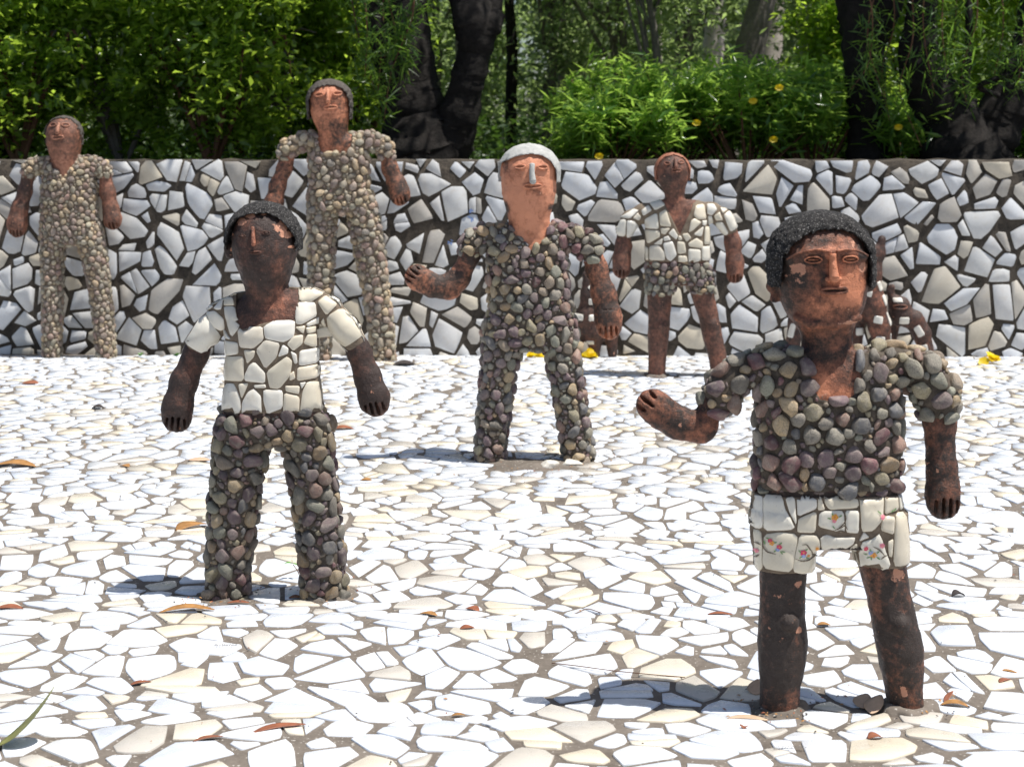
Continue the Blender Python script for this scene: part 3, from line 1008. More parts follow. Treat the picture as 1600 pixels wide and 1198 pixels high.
def egg(cx, hw, hd, ytop, ysh, rows, yc=0, lean=0.0):
    """stations for a rounded crown on top of the given rows"""
    out = []
    for k in range(1, 13):
        a = math.pi / 2 * k / 12
        y = ysh - (ysh - ytop) * math.sin(a); c = max(0.03, math.cos(a))
        out.append((y, cx + lean * k / 12 - hw * c, cx + lean * k / 12 + hw * c, hd * c, yc))
    return out + rows

def blobs(base, items):
    """stain or peel field from soft discs in photo pixels: (x, y, rx, ry, value)"""
    def f(X, Y):
        v = np.full(X.shape, base, dtype=float)
        for (x, y, rx, ry, val) in items:
            w = np.exp(-(((X - x) / rx) ** 2 + ((Y - y) / ry) ** 2) ** 1.5)
            v = v * (1 - w) + val * w
        return v
    return f

def resample_path(pts, n, closed=True):
    P = np.array(pts, float)
    if closed: P = np.vstack([P, P[:1]])
    seg = np.hypot(*(P[1:] - P[:-1]).T); cum = np.concatenate([[0], np.cumsum(seg)])
    t = np.linspace(0, cum[-1], n, endpoint=not closed)
    return np.stack([np.interp(t, cum, P[:, 0]), np.interp(t, cum, P[:, 1])], 1)

def dress_tiles(s, parent, bvh, polys, mat, dome=2.0, thick=3.0, grow=1.0, seed=1, back=True, name='tile_shard'):
    """crockery pieces laid on the body, traced outlines in photo pixels"""
    r = np.random.default_rng(seed)
    for side in ((False, True) if back else (False,)):
        for poly in polys:
            c = np.mean(poly, 0)
            pl = [tuple(c + (np.array(p) - c) * grow) for p in poly]
            # round corners a little
            rp = []
            for k in range(len(pl)):
                p0, p, p1 = (np.array(pl[q % len(pl)]) for q in (k - 1, k, k + 1))
                rp.append(p + (p0 - p) * 0.10); rp.append(p + (p1 - p) * 0.10)
            A = np.array(rp)
            size = math.sqrt(poly_area([tuple(a) for a in A]))
            n = 24
            ring = resample_path(rp, n)
            levels = [1.0, 0.965, 0.62, 0.3]
            dm = dome * min(1.0, size / 45)
            hts = [thick * 0.7, thick, thick + dm * 0.75, thick + dm]
            V = []
            def pt(x, y, hgt):
                h, nn = s.hit(bvh, x, y, side)
                nn = Vector((nn.x, nn.y * 1.0, nn.z)).normalized()
                q = h + nn * hgt * s.sc
                return (q.x - s.root[0], q.y - s.root[1], q.z - s.root[2])
            for x, y in ring: V.append(pt(x, y, -1.0))
            for lv, hg in zip(levels, hts):
                for x, y in ring:
                    V.append(pt(c[0] + (x - c[0]) * lv, c[1] + (y - c[1]) * lv, hg))
            V.append(pt(c[0], c[1], thick + dm * 1.05))
            Fc = []
            for l in range(len(levels)):
                for k in range(n):
                    k2 = (k + 1) % n
                    q = [l * n + k, l * n + k2, (l + 1) * n + k2, (l + 1) * n + k]
                    Fc.append(q)
            l = len(levels)
            for k in range(n): Fc.append([l * n + k, l * n + (k + 1) % n, (l + 1) * n])
            # orientation: make the faces look outwards
            va = np.array(V)
            nrm = np.zeros(3)
            for q in Fc[-n:]:
                nrm += np.cross(va[q[1]] - va[q[0]], va[q[2]] - va[q[0]])
            want = 1 if side else -1
            if nrm[1] * want < 0: Fc = [f[::-1] for f in Fc]
            o = mesh_obj(name, va, Fc, mat, parent)
            sm_ = np.ones(len(Fc), dtype=bool); sm_[:2 * n] = False
            o.data.polygons.foreach_set('use_smooth', sm_)

def hair_cap(s, rows, face, grow, g_args, mat, cut_y, rough=(120, 3.0), parent=None, name='hair', backcut=None):
    g = s.grid(*g_args)
    hm = max((q[2] - q[1]) / 2 for q in rows)
    nr = []
    for q in rows:
        c_ = min(1.0, (q[2] - q[1]) / 2 / hm)
        nr.append((q[0] - grow * math.sqrt(max(0, 1 - c_ * c_)), q[1] - grow * c_, q[2] + grow * c_, q[3] + grow * c_) + tuple(q[4:]))
    g.loft(s.st(nr), n=2.2)
    s.prism(g, face, -200, 6)
    s.prism(g, [(g_args[0] - 30, cut_y), (g_args[1] + 30, cut_y), (g_args[1] + 30, cut_y + 400), (g_args[0] - 30, cut_y + 400)], -200, 200)
    g.roughen(rough[0], rough[1] * s.sc)
    g.roughen(rough[0] * 2.3, rough[1] * 0.5 * s.sc)
    return s.emit(name, g, mat, parent if parent is not None else s.e)

def ellipse_path(cx, cy, rx, ry, n=22, rot=0.0, p=1.0):
    out = []
    for k in range(n):
        a = 2 * math.pi * k / n
        x = math.copysign(abs(math.cos(a)) ** p, math.cos(a)) * rx; y = math.copysign(abs(math.sin(a)) ** p, math.sin(a)) * ry
        out.append((cx + x * math.cos(rot) - y * math.sin(rot), cy + x * math.sin(rot) + y * math.cos(rot)))
    return out

def eye(s, bvh, body, cx, cy, rx, ry, t, mat, rot=0.0, slit=True, lift=0.0):
    mb = MB()
    mb.add(*s.relief(bvh, ellipse_path(cx, cy, rx, ry, 24, rot), t, lift, True))
    if slit:
        mb.add(*s.relief(bvh, [(cx - rx * 0.62 * math.cos(rot), cy - rx * 0.62 * math.sin(rot)), (cx, cy), (cx + rx * 0.62 * math.cos(rot), cy + rx * 0.62 * math.sin(rot))], [t * 0.5, t * 0.95, t * 0.5], lift))
    v = np.concatenate(mb.v)
    return mesh_obj('eye', v - np.array(s.root), mb.f, mat, body, attrs=dict(stain=np.full(len(v), 0.25), peel=np.zeros(len(v))))

def lips(s, bvh, body, cx, cy, rx, ry, t, mat, rot=0.0, stain=0.3, lift=0.0):
    mb = MB()
    mb.add(*s.relief(bvh, ellipse_path(cx, cy, rx, ry, 28, rot, 0.7), t, lift, True))
    v = np.concatenate(mb.v)
    return mesh_obj('mouth', v - np.array(s.root), mb.f, mat, body, attrs=dict(stain=np.full(len(v), stain), peel=np.zeros(len(v))))

def nose(s, bvh, body, path, rads, lifts, mat, nostrils=None, stain=0.2, peel=0.0, name='nose'):
    mb = MB()
    pts = []
    P2 = resample_path(path, 12, False)
    rr = np.interp(np.linspace(0, 1, 12), np.linspace(0, 1, len(rads)), rads)
    ll = np.interp(np.linspace(0, 1, 12), np.linspace(0, 1, len(lifts)), lifts)
    for (a, b), l in zip(P2, ll):
        h, nn = s.hit(bvh, a, b); pts.append((h.x, h.y - l * s.sc, h.z))
    mb.add(*tube(pts, rr * s.sc, 14, flat=1.0))
    # rounded tip
    import bmesh
    tips = [(path[-1][0], path[-1][1], rads[-1], lifts[-1])] + (nostrils or [])
    for (a, b, r_, l) in tips:
        h, nn = s.hit(bvh, a, b)
        bm = bmesh.new(); bmesh.ops.create_icosphere(bm, subdivisions=2, radius=r_ * s.sc)
        mb.add([(v.co.x + h.x, v.co.y + h.y - l * s.sc, v.co.z * 0.8 + h.z) for v in bm.verts], [[v.index for v in f.verts] for f in bm.faces]); bm.free()
    v = np.concatenate(mb.v)
    return mesh_obj(name, v - np.array(s.root), mb.f, mat, body, attrs=dict(stain=np.full(len(v), stain), peel=np.full(len(v), peel)))

def foot_mound(s, spots, mat):
    for q in spots: foot_mound1(s, [q], mat)

def foot_mound1(s, spots, mat):
    """rough mortar collars where the legs meet the floor: (px, py, r)"""
    g = s.grid(min(a[0] - a[2] for a in spots) - 20, max(a[0] + a[2] for a in spots) + 20, min(a[1] for a in spots) - 25, max(a[1] for a in spots) + 25,
               -max(a[2] for a in spots) - 20, max(a[2] for a in spots) + 20, 0.005)
    for (px, py, r_) in spots:
        x, y, z = s.P(px, py)
        zz = float(terrain(x, s.d))
        p = (x, s.d, zz - 0.007)
        # a flattened dome
        rr = r_ * s.sc
        def fn(X, Y, Z, p=p, rr=rr):
            return (np.sqrt(((X - p[0]) / 1.0) ** 2 + ((Y - p[1]) / 1.0) ** 2 + ((Z - p[2]) * rr / 0.026) ** 2) - rr).astype(np.float32) * 0.4
        g.apply((p[0] - rr - .02, p[1] - rr - .02, p[2] - .05), (p[0] + rr + .02, p[1] + rr + .02, p[2] + .06), fn, 'add', 0.004)
    g.roughen(60, 0.010); g.roughen(22, 0.012)
    return s.emit('mortar_base', g, mat)

# ------------------------------------------------------------------ the statues, one by one
def front_statue():
    s = Statue('nearest statue at the right with pebble shirt, floral crockery shorts and one raised hand', (1305, 1108))
    H = 0.0027
    g = s.grid(975, 1515, 335, 1125, -85, 85, H)
    head = egg(1283, 71, 59, 336, 398, []) + [(400, 1211, 1355, 60, 0), (440, 1211, 1355, 61, 0),
            (470, 1219, 1352, 58, 0), (490, 1229, 1345, 52, 0), (505, 1240, 1336, 45, 2), (520, 1252, 1331, 38, 6), (560, 1256, 1336, 36, 6), (620, 1255, 1342, 34, 6)]
    g.loft(s.st(head), n=2.15)
    torso = [(548, 1215, 1380, 26, 4), (575, 1190, 1402, 36, 2), (620, 1187, 1404, 42, 2), (700, 1187, 1401, 43, 2), (760, 1186, 1402, 42, 2), (800, 1184, 1402, 44, 2), (850, 1190, 1406, 42, 2)]
    g.loft(s.st(torso), n=2.9, k=0.012)
    legl = [(820, 1186, 1268, 38), (890, 1187, 1260, 34), (935, 1187, 1257, 33), (965, 1186, 1257, 35), (1000, 1184, 1262, 37), (1035, 1185, 1259, 36), (1075, 1188, 1249, 31), (1130, 1187, 1248, 30)]
    legr = [(810, 1336, 1414, 38), (885, 1342, 1416, 34), (930, 1354, 1423, 33), (965, 1361, 1432, 35), (1010, 1369, 1443, 37), (1045, 1376, 1443, 35), (1075, 1384, 1441, 31), (1120, 1388, 1444, 30)]
    g.loft(s.st(legl), n=2.2, k=0.01); g.loft(s.st(legr), n=2.2, k=0.01)
    s.ball(g, 1229, 963, 14, -32, k=5); s.ball(g, 1400, 966, 14, -31, k=7)
    # ears
    s.ball(g, 1209, 448, 11, 6, 0.8); s.ball(g, 1212, 466, 8, 4, 0.8); s.ball(g, 1360, 428, 12, 6, 0.8); s.ball(g, 1358, 448, 9, 4, 0.8)
    # brow shelf and cheeks
    s.chain(g, [(1228, 402, 5, -40), (1252, 391, 5, -54), (1281, 391, 5, -58)], k=9); s.chain(g, [(1281, 391, 5, -58), (1312, 391, 5, -54), (1342, 398, 5, -40)], k=9)
    s.chain(g, [(1238, 492, 6, -36), (1262, 501, 7, -43), (1300, 501, 7, -43), (1334, 493, 6, -34)], k=5)
    s.ball(g, 1258, 404, 13, -68, op='cut'); s.ball(g, 1315, 404, 13, -68, op='cut')
    # raised arm: elbow down, forearm to the left
    s.chain(g, [(1150, 590, 24, 0), (1112, 632, 17, 0), (1100, 660, 22, -2)], 0.85, k=8)
    s.chain(g, [(1096, 669, 24, -4), (1060, 660, 25, -8), (1032, 642, 25, -12), (1018, 630, 26, -14)], 0.72, k=8)
    s.hand_slots(g, (1062, 664), (994, 612), 44, 3, 3.3, 0.34, -14)
    # hanging arm
    s.chain(g, [(1455, 600, 28, 0), (1468, 660, 25, 0), (1471, 730, 23.5, -2), (1474, 772, 28, -3), (1475, 785, 27, -3)], 0.72, k=8)
    s.hand_slots(g, (1473, 720), (1475, 812), 48, 4, 2.9, 0.42, -3)
    s.chain(g, [(1452, 742, 1.6, -24), (1496, 741, 1.6, -24)], op='cut')
    g.roughen(55, 0.0022); g.roughen(150, 0.0010)
    stain = blobs(0.75, [(1283, 440, 78, 78, 0.30), (1240, 470, 24, 55, 0.60), (1262, 372, 45, 16, 0.72), (1315, 372, 28, 14, 0.55), (1318, 448, 28, 38, -0.05), (1259, 402, 19, 11, 0.78), (1316, 402, 21, 11, 0.74), (1291, 449, 17, 4, 1.0), (1274, 422, 6, 26, 0.7), (1268, 478, 20, 20, 0.2), (1285, 498, 60, 8, 0.55),  # dark discs at eyes, mouth and left of nose paint shade among real stains
                         (1350, 470, 14, 60, 0.65), (1220, 430, 12, 60, 0.75), (1290, 530, 40, 26, 0.62), (1300, 600, 40, 36, 0.38), (1278, 598, 18, 24, 0.1), (1320, 580, 14, 20, 0.6),
                         (1090, 650, 60, 60, 0.50), (1030, 640, 50, 50, 0.58), (1470, 720, 40, 90, 0.62), (1222, 1000, 60, 110, 0.93), (1395, 990, 60, 110, 0.86), (1412, 1085, 26, 40, 0.5), (1362, 930, 10, 50, 0.45), (1192, 960, 8, 60, 0.6), (1350, 930, 14, 60, 0.55), (1220, 1090, 40, 26, 0.78)])
    peel = blobs(0.0, [(1240, 415, 12, 7, 0.9), (1340, 415, 9, 8, 1.0), (1316, 500, 26, 4, 0.8), (1395, 890, 14, 12, 0.9), (1242, 905, 7, 6, 0.7), (1242, 975, 7, 6, 0.9), (1405, 1070, 6, 8, 0.8), (1320, 378, 9, 11, 0.55), (1277, 605, 14, 10, 0.6)])
    body = s.emit('body', g, M['tc_front'], stain=stain, peel=peel)
    bv = s.tree('body')
    # face
    ml = M['tc_front']
    for cx, cy, ro in ((1259.5, 402, -0.02), (1317, 401, 0.03)):
        eye(s, bv, body, cx, cy, 12.5, 4.9, 1.35, ml, ro, True, 2.0)
    nose(s, bv, body, [(1288, 392), (1288.5, 412), (1290, 430)], [5, 6, 8.0], [2, 6, 8], ml, [(1281.5, 431, 5, 2), (1298, 431, 5, 2)], stain=0.1)
    lips(s, bv, body, 1291.5, 448.5, 19.5, 4.2, 2.5, ml, -0.03, 0.45, 1.8)
    for pth in ([(1222, 402), (1234, 394.5), (1250, 388), (1268, 386), (1283, 389)], [(1294, 389), (1308, 386), (1325, 387), (1340, 393), (1350, 399)]):
        v, f = s.relief(bv, resample_path(pth, 14, False), 1.7, 0.6)
        mesh_obj('eyebrow', v - np.array(s.root), f, ml, body, attrs=dict(stain=np.full(len(v), 0.40), peel=np.zeros(len(v))))
    # hair
    rows = egg(1282.5, 76, 55, 335, 400, [(405, 1206.5, 1359, 57), (430, 1207, 1360, 57), (460, 1209, 1358, 54)])
    face = [(1214, 470), (1214, 425), (1217, 402), (1225, 386), (1240, 371), (1258, 361), (1280, 356), (1302, 356), (1324, 362), (1341, 376), (1351, 393), (1354, 412), (1353, 470)]
    hair_cap(s, rows, face, 8, (1180, 1385, 310, 470, -85, 85, 0.0022), M['hair_dark'], 446, (150, 4.0))
    # shirt
    g = s.grid(1070, 1520, 530, 775, -80, 80, 0.003)
    g.loft(s.st([(r[0],) + r[1:] for r in torso if r[0] < 800] ), n=2.9, grow=2.5 * s.sc)
    s.chain(g, [(1230, 565, 20, 2), (1190, 572, 24, 2), (1150, 588, 27, 0), (1128, 612, 28, 0), (1128, 622, 27, 0)], 0.85, k=8)
    s.chain(g, [(1365, 562, 20, 2), (1400, 568, 24, 2), (1442, 582, 31, 0), (1462, 615, 32, 0), (1465, 632, 30, 0)], 0.85, k=8)
    s.prism(g, [(1258, 500), (1257, 560), (1264, 600), (1275, 618), (1296, 622), (1320, 616), (1336, 600), (1340, 560), (1339, 500)], -200, 2)
    s.prism(g, [(1252, 500), (1256, 555), (1340, 555), (1342, 500)], -200, 200)
    s.prism(g, [(1150, 769), (1430, 769), (1430, 820), (1150, 820)], -200, 200)
    g.roughen(70, 0.004); g.roughen(200, 0.0015)
    shirt = s.emit('pebble_shirt', g, M['mortar'])
    V, Q = s.bv['pebble_shirt']
    scatter_pebbles(shirt, s.root, V, Q, 11.8 * s.sc, 'pebble', 3, 300, seed=5, spread=(0.6, 1.35), cover=0.86)
    # shorts
    g = s.grid(1150, 1440, 755, 905, -80, 80, 0.003)
    g.loft(s.st([(755, 1180, 1406, 44, 2), (800, 1175, 1412, 46, 2), (842, 1177, 1416, 44, 2), (850, 1182, 1413, 38, 2)]), n=2.9)
    g.loft(s.st([(800, 1177, 1276, 44, 2), (886, 1180, 1271, 41, 0)]), n=2.4, k=0.012)
    g.loft(s.st([(800, 1322, 1415, 44, 2), (878, 1338, 1419, 41, 0)]), n=2.4, k=0.012)
    s.prism(g, [(1274, 905), (1277, 860), (1284, 849), (1300, 846), (1318, 848), (1324, 862), (1338, 905)], -200, 200)
    s.prism(g, [(1150, 768), (1440, 768), (1440, 700), (1150, 700)], -200, 200)
    g.roughen(60, 0.002)
    shorts = s.emit('shorts', g, M['mortar_tan'])
    bv = s.tree('shorts')
    T = [[(180, 248), (190, 130), (222, 125), (218, 245)], [(226, 122), (292, 120), (300, 165), (335, 230), (330, 240), (222, 250)], [(303, 125), (338, 122), (342, 225), (318, 180)],
         [(346, 122), (372, 108), (390, 118), (418, 110), (422, 160), (348, 192)], [(350, 200), (420, 172), (415, 255), (345, 252)], [(426, 120), (438, 122), (452, 165), (425, 168)],
         [(448, 118), (575, 104), (582, 158), (470, 166), (455, 145)], [(432, 180), (445, 172), (522, 170), (528, 250), (495, 248), (428, 230)], [(531, 170), (582, 170), (582, 256), (534, 252)],
         [(586, 108), (665, 105), (682, 122), (675, 200), (640, 245), (595, 250), (590, 160)], [(686, 118), (738, 115), (742, 172), (685, 188)], [(744, 118), (758, 115), (766, 168), (749, 175)],
         [(668, 245), (672, 210), (686, 195), (722, 198), (718, 262)], [(727, 190), (740, 184), (760, 186), (773, 200), (797, 382), (718, 383), (722, 260)],
         [(190, 255), (212, 255), (218, 300), (220, 400), (202, 425)], [(224, 268), (280, 254), (348, 262), (325, 405), (222, 396)], [(355, 262), (425, 268), (434, 300), (430, 418), (328, 406)],
         [(436, 272), (465, 262), (490, 275), (570, 272), (560, 300), (530, 318), (480, 326), (442, 318)], [(584, 288), (602, 252), (624, 272)], [(592, 295), (640, 280), (662, 258), (708, 388), (608, 418)],
         [(549, 320), (577, 294), (605, 422), (592, 424)], [(695, 290), (716, 280), (712, 350), (700, 345)]]
    T = [[(1100 + x / 2.506, 720 + y / 2.506) for x, y in p] for p in T]
    dress_tiles(s, shorts, bv, T, M['tile_shirt'], 1.0, 2.4, 1.03)
    # transfer print: sprays of flowers with brown scrolls
    bt = BVHTree.FromObject
    MBK = {k: MB() for k in ('print_pink', 'print_rose', 'print_orange', 'print_blue', 'print_green', 'print_brown')}
    for mb_ in MBK.values(): mb_.disc = []
    CEN = [(1160 + a / 5.926, 750 + b_ / 5.926) for a, b_ in ((125, 610), (250, 550), (545, 610), (820, 320), (1225, 260), (1345, 232), (1180, 600))]
    def disc(k, x, y, rx, ry, rot=0.0, n=8):
        h, nn = s.hit(bv, x, y)
        V = []
        for i in range(n):
            a = 2 * math.pi * i / n
            dx = math.cos(a) * rx; dy = math.sin(a) * ry
            dx, dy = dx * math.cos(rot) - dy * math.sin(rot), dx * math.sin(rot) + dy * math.cos(rot)
            q, n2 = s.hit(bv, x + dx, y + dy)
            q = q + n2 * (2.4 + 1.6) * s.sc
            V.append((q.x - s.root[0], q.y - s.root[1] - 0.0006, q.z - s.root[2]))
        c_ = min(range(len(CEN)), key=lambda q: (CEN[q][0] - x) ** 2 + (CEN[q][1] - y) ** 2)
        MBK[k].__dict__.setdefault('disc', []).append((V, c_))
    def flower(x, y, r_, k):
        for i in range(5):
            a = i * 1.2566
            disc(k, x + math.cos(a) * r_ * 0.55, y + math.sin(a) * r_ * 0.55, r_ * 0.5, r_ * 0.45)
        disc('print_orange' if k != 'print_orange' else 'print_pink', x, y - 0.1, r_ * 0.28, r_ * 0.28)
    def leaf(x, y, a, L=4.0, k='print_green'):
        disc(k, x, y, L, L * 0.32, a)
    def scroll(pts, w=0.9):
        pts = resample_path(pts, 12, False)
        for i in range(11):
            a = math.atan2(pts[i + 1][1] - pts[i][1], pts[i + 1][0] - pts[i][0])
            m = (pts[i] + pts[i + 1]) / 2
            disc('print_brown', m[0], m[1], np.hypot(*(pts[i + 1] - pts[i])) * 0.62, w * (0.5 + math.sin(math.pi * i / 10)), a, 6)
    def p2(x, y): return (1160 + x / 5.926, 750 + y / 5.926)
    for x, y, r_, k in ((225, 500, 3.6, 'print_pink'), (240, 520, 3.8, 'print_orange'), (302, 550, 3.8, 'print_pink'), (288, 578, 3.0, 'print_blue'), (515, 605, 5.2, 'print_pink'), (515, 638, 3.0, 'print_blue'),
                        (122, 612, 3.6, 'print_rose'), (800, 280, 5.4, 'print_orange'), (795, 310, 3.4, 'print_rose'), (1235, 285, 3.0, 'print_rose'), (1232, 535, 3.8, 'print_rose'), (1093, 566, 3.6, 'print_pink'),
                        (1165, 630, 4.6, 'print_orange'), (1140, 604, 3.2, 'print_blue'), (648, 562, 3.0, 'print_orange'), (560, 640, 2.6, 'print_orange')):
        flower(*p2(x, y), r_, k)
    for x, y, a in ((205, 480, 0.3), (265, 515, -0.4), (335, 595, 0.4), (320, 605, 1.0), (310, 520, -0.7), (270, 590, 2.3), (480, 590, 0.9), (545, 575, -0.7), (550, 660, 0.4), (490, 650, 2.4), (850, 270, -0.5), (750, 290, 0.2),
                    (780, 255, 1.2), (790, 370, 0.8), (1200, 240, 0.9), (1215, 255, 1.3), (1330, 240, -0.7), (1355, 225, -0.9), (1105, 620, 0.3), (1130, 655, 2.6), (1200, 600, -0.8), (1205, 655, 0.7), (1150, 660, 1.5), (1135, 580, 1.2), (180, 520, 1.3), (110, 650, 1.4)):
        leaf(*p2(x, y), a, 3.1)
    for pts in ([(165, 490), (170, 560), (205, 610), (275, 622)], [(500, 530), (545, 525), (575, 560), (600, 600), (600, 660)], [(440, 660), (500, 685), (570, 680), (640, 640), (660, 590)], [(590, 620), (640, 660), (665, 680)],
                [(780, 405), (840, 380), (885, 330), (900, 290), (890, 240)], [(850, 380), (890, 350), (915, 390)], [(810, 410), (860, 400), (910, 415)], [(1150, 545), (1200, 565), (1240, 610), (1260, 640)], [(1225, 665), (1250, 640), (1285, 625)],
                [(105, 540), (130, 535), (155, 545)], [(105, 690), (130, 670), (150, 640)]):
        scroll([p2(*q) for q in pts])
    keys = list(MBK); mats = [M[k] for k in keys]
    sprays = {}
    for i, k in enumerate(keys):
        for v, key2 in MBK[k].disc:
            sprays.setdefault(key2, MB()).add(v, [list(range(len(v)))[::-1]], i)
    for mb in sprays.values():
        mb.obj('flower_print', None, shorts, smooth=False, mats=mats)
    foot_mound(s, [(1217, 1113, 50), (1415, 1105, 54)], M['mortar_floor'])
    return s

def white_shirt_statue():
    s = Statue('dark brown statue at the left with white crockery shirt and long pebble trousers', (430, 932))
    g = s.grid(240, 622, 318, 710, -75, 75, 0.0029)
    head = egg(413, 50, 48, 321, 374, []) + [(385, 362, 465, 50, 0), (405, 366, 462, 50, 0), (425, 374, 456, 46, 0), (445, 382, 450, 40, 1), (470, 388, 450, 33, 3), (520, 386, 458, 30, 3)]
    g.loft(s.st(head), n=2.2)
    torso = [(452, 398, 466, 18, 3), (466, 374, 486, 26, 2), (490, 356, 496, 33, 1), (520, 354, 497, 37, 0), (560, 355, 496, 37, 0), (600, 352, 499, 37, 0), (640, 349, 504, 38, 0), (680, 352, 508, 34, 0)]
    g.loft(s.st(torso), n=2.9, k=0.012)
    s.ball(g, 357, 388, 9, 6, 0.8); s.ball(g, 359, 398, 7, 4, 0.8); s.ball(g, 462, 376, 9, 6, 0.8); s.ball(g, 461, 386, 7, 4, 0.8)
    s.chain(g, [(320, 520, 17, 0), (306, 552, 19, 0), (288, 595, 20.5, -2), (278, 635, 23.5, -3), (277, 652, 24, -3)], 0.72, k=7)
    s.hand_slots(g, (284, 610), (275, 677), 40, 4, 2.6, 0.42, -3)
    s.chain(g, [(262, 618, 1.3, -21), (300, 620, 1.3, -21)], op='cut')
    s.chain(g, [(545, 515, 17, 0), (560, 548, 18.5, 0), (575, 590, 20.5, -2), (584, 618, 23.5, -3), (586, 627, 23.5, -3)], 0.72, k=7)
    s.hand_slots(g, (577, 590), (590, 651), 40, 4, 2.6, 0.42, -3)
    s.chain(g, [(566, 594, 1.3, -20), (600, 588, 1.3, -20)], op='cut')
    g.roughen(55, 0.0024); g.roughen(150, 0.001)
    stain = blobs(0.72, [(415, 385, 70, 60, 0.86), (440, 400, 12, 30, 0.5), (440, 470, 26, 24, 0.42), (425, 495, 40, 14, 0.45), (395, 480, 18, 30, 0.75), (385, 388, 8, 22, 0.6), (277, 640, 30, 50, 0.72), (590, 600, 30, 50, 0.8), (300, 570, 8, 40, 0.45)])
    peel = blobs(0.0, [(383, 345, 11, 7, 0.95), (396, 337, 9, 5, 1.0), (446, 352, 9, 11, 0.95), (454, 365, 9, 6, 0.9), (417, 334, 5, 2.5, 0.9), (384, 366, 4, 3, 0.6), (459, 384, 6, 3, 0.8), (367, 365, 3, 3, 0.7), (362, 390, 3, 4, 0.6)])
    body = s.emit('body', g, M['tc_dark'], stain=stain, peel=peel)
    bv = s.tree('body'); mt = M['tc_dark']
    # sunken eyes: small almond lids
    for cx, cy, ro in ((385, 367, -0.15), (423, 361.5, 0.1)):
        v = []
        mb = MB(); mb.add(*s.relief(bv, ellipse_path(cx, cy, 5.5, 2.6, 16, ro), 0.9, 0.1, True)); mb.add(*s.relief(bv, [(cx - 3, cy), (cx + 0.3, cy), (cx + 3, cy)], [0.7, 2.2, 0.7], 0.4))
        v = np.concatenate(mb.v)
        mesh_obj('eye', v - np.array(s.root), mb.f, mt, body, attrs=dict(stain=np.full(len(v), 0.62), peel=np.zeros(len(v))))
    nose(s, bv, body, [(402.5, 353), (404, 368), (405, 379)], [2.6, 3.1, 3.7], [2, 4, 5], mt, None, stain=0.4)
    lips(s, bv, body, 407.5, 391.5, 8, 1.6, 1.3, mt, -0.05, 0.6, 0.8)
    rows = egg(412, 54, 46, 320, 374, [(380, 358, 466, 47), (405, 361, 464, 45)])
    face = [(352, 440), (356, 378), (363, 354), (375, 340), (392, 334), (410, 331), (428, 333), (440, 340), (453, 352), (464, 370), (470, 440)]
    hair_cap(s, rows, face, 6.5, (335, 490, 300, 420, -70, 70, 0.0024), M['hair_dark'], 390, (150, 3.5))
    # shirt core
    g = s.grid(275, 592, 435, 655, -60, 60, 0.003)
    g.loft(s.st([r for r in torso if r[0] <= 640]), n=2.9, grow=1.0 * s.sc)
    s.chain(g, [(400, 466, 12, 2), (372, 476, 17, 1), (346, 492, 20, 0), (325, 518, 20, 0), (310, 536, 20, 0)], 0.85, k=8)
    s.chain(g, [(455, 461, 12, 2), (490, 470, 18, 1), (515, 486, 20, 0), (540, 514, 20, 0), (553, 534, 19, 0)], 0.85, k=8)
    s.prism(g, [(370, 400), (371, 470), (377, 505), (384, 511), (420, 500), (465, 497), (468, 470), (466, 400)], -200, 2)
    s.prism(g, [(366, 400), (384, 452), (462, 448), (466, 400)], -200, 200)
    s.prism(g, [(300, 643), (560, 643), (560, 700), (300, 700)], -200, 200)
    g.roughen(60, 0.002)
    shirt = s.emit('shirt', g, M['mortar_tan'])
    bv = s.tree('shirt')
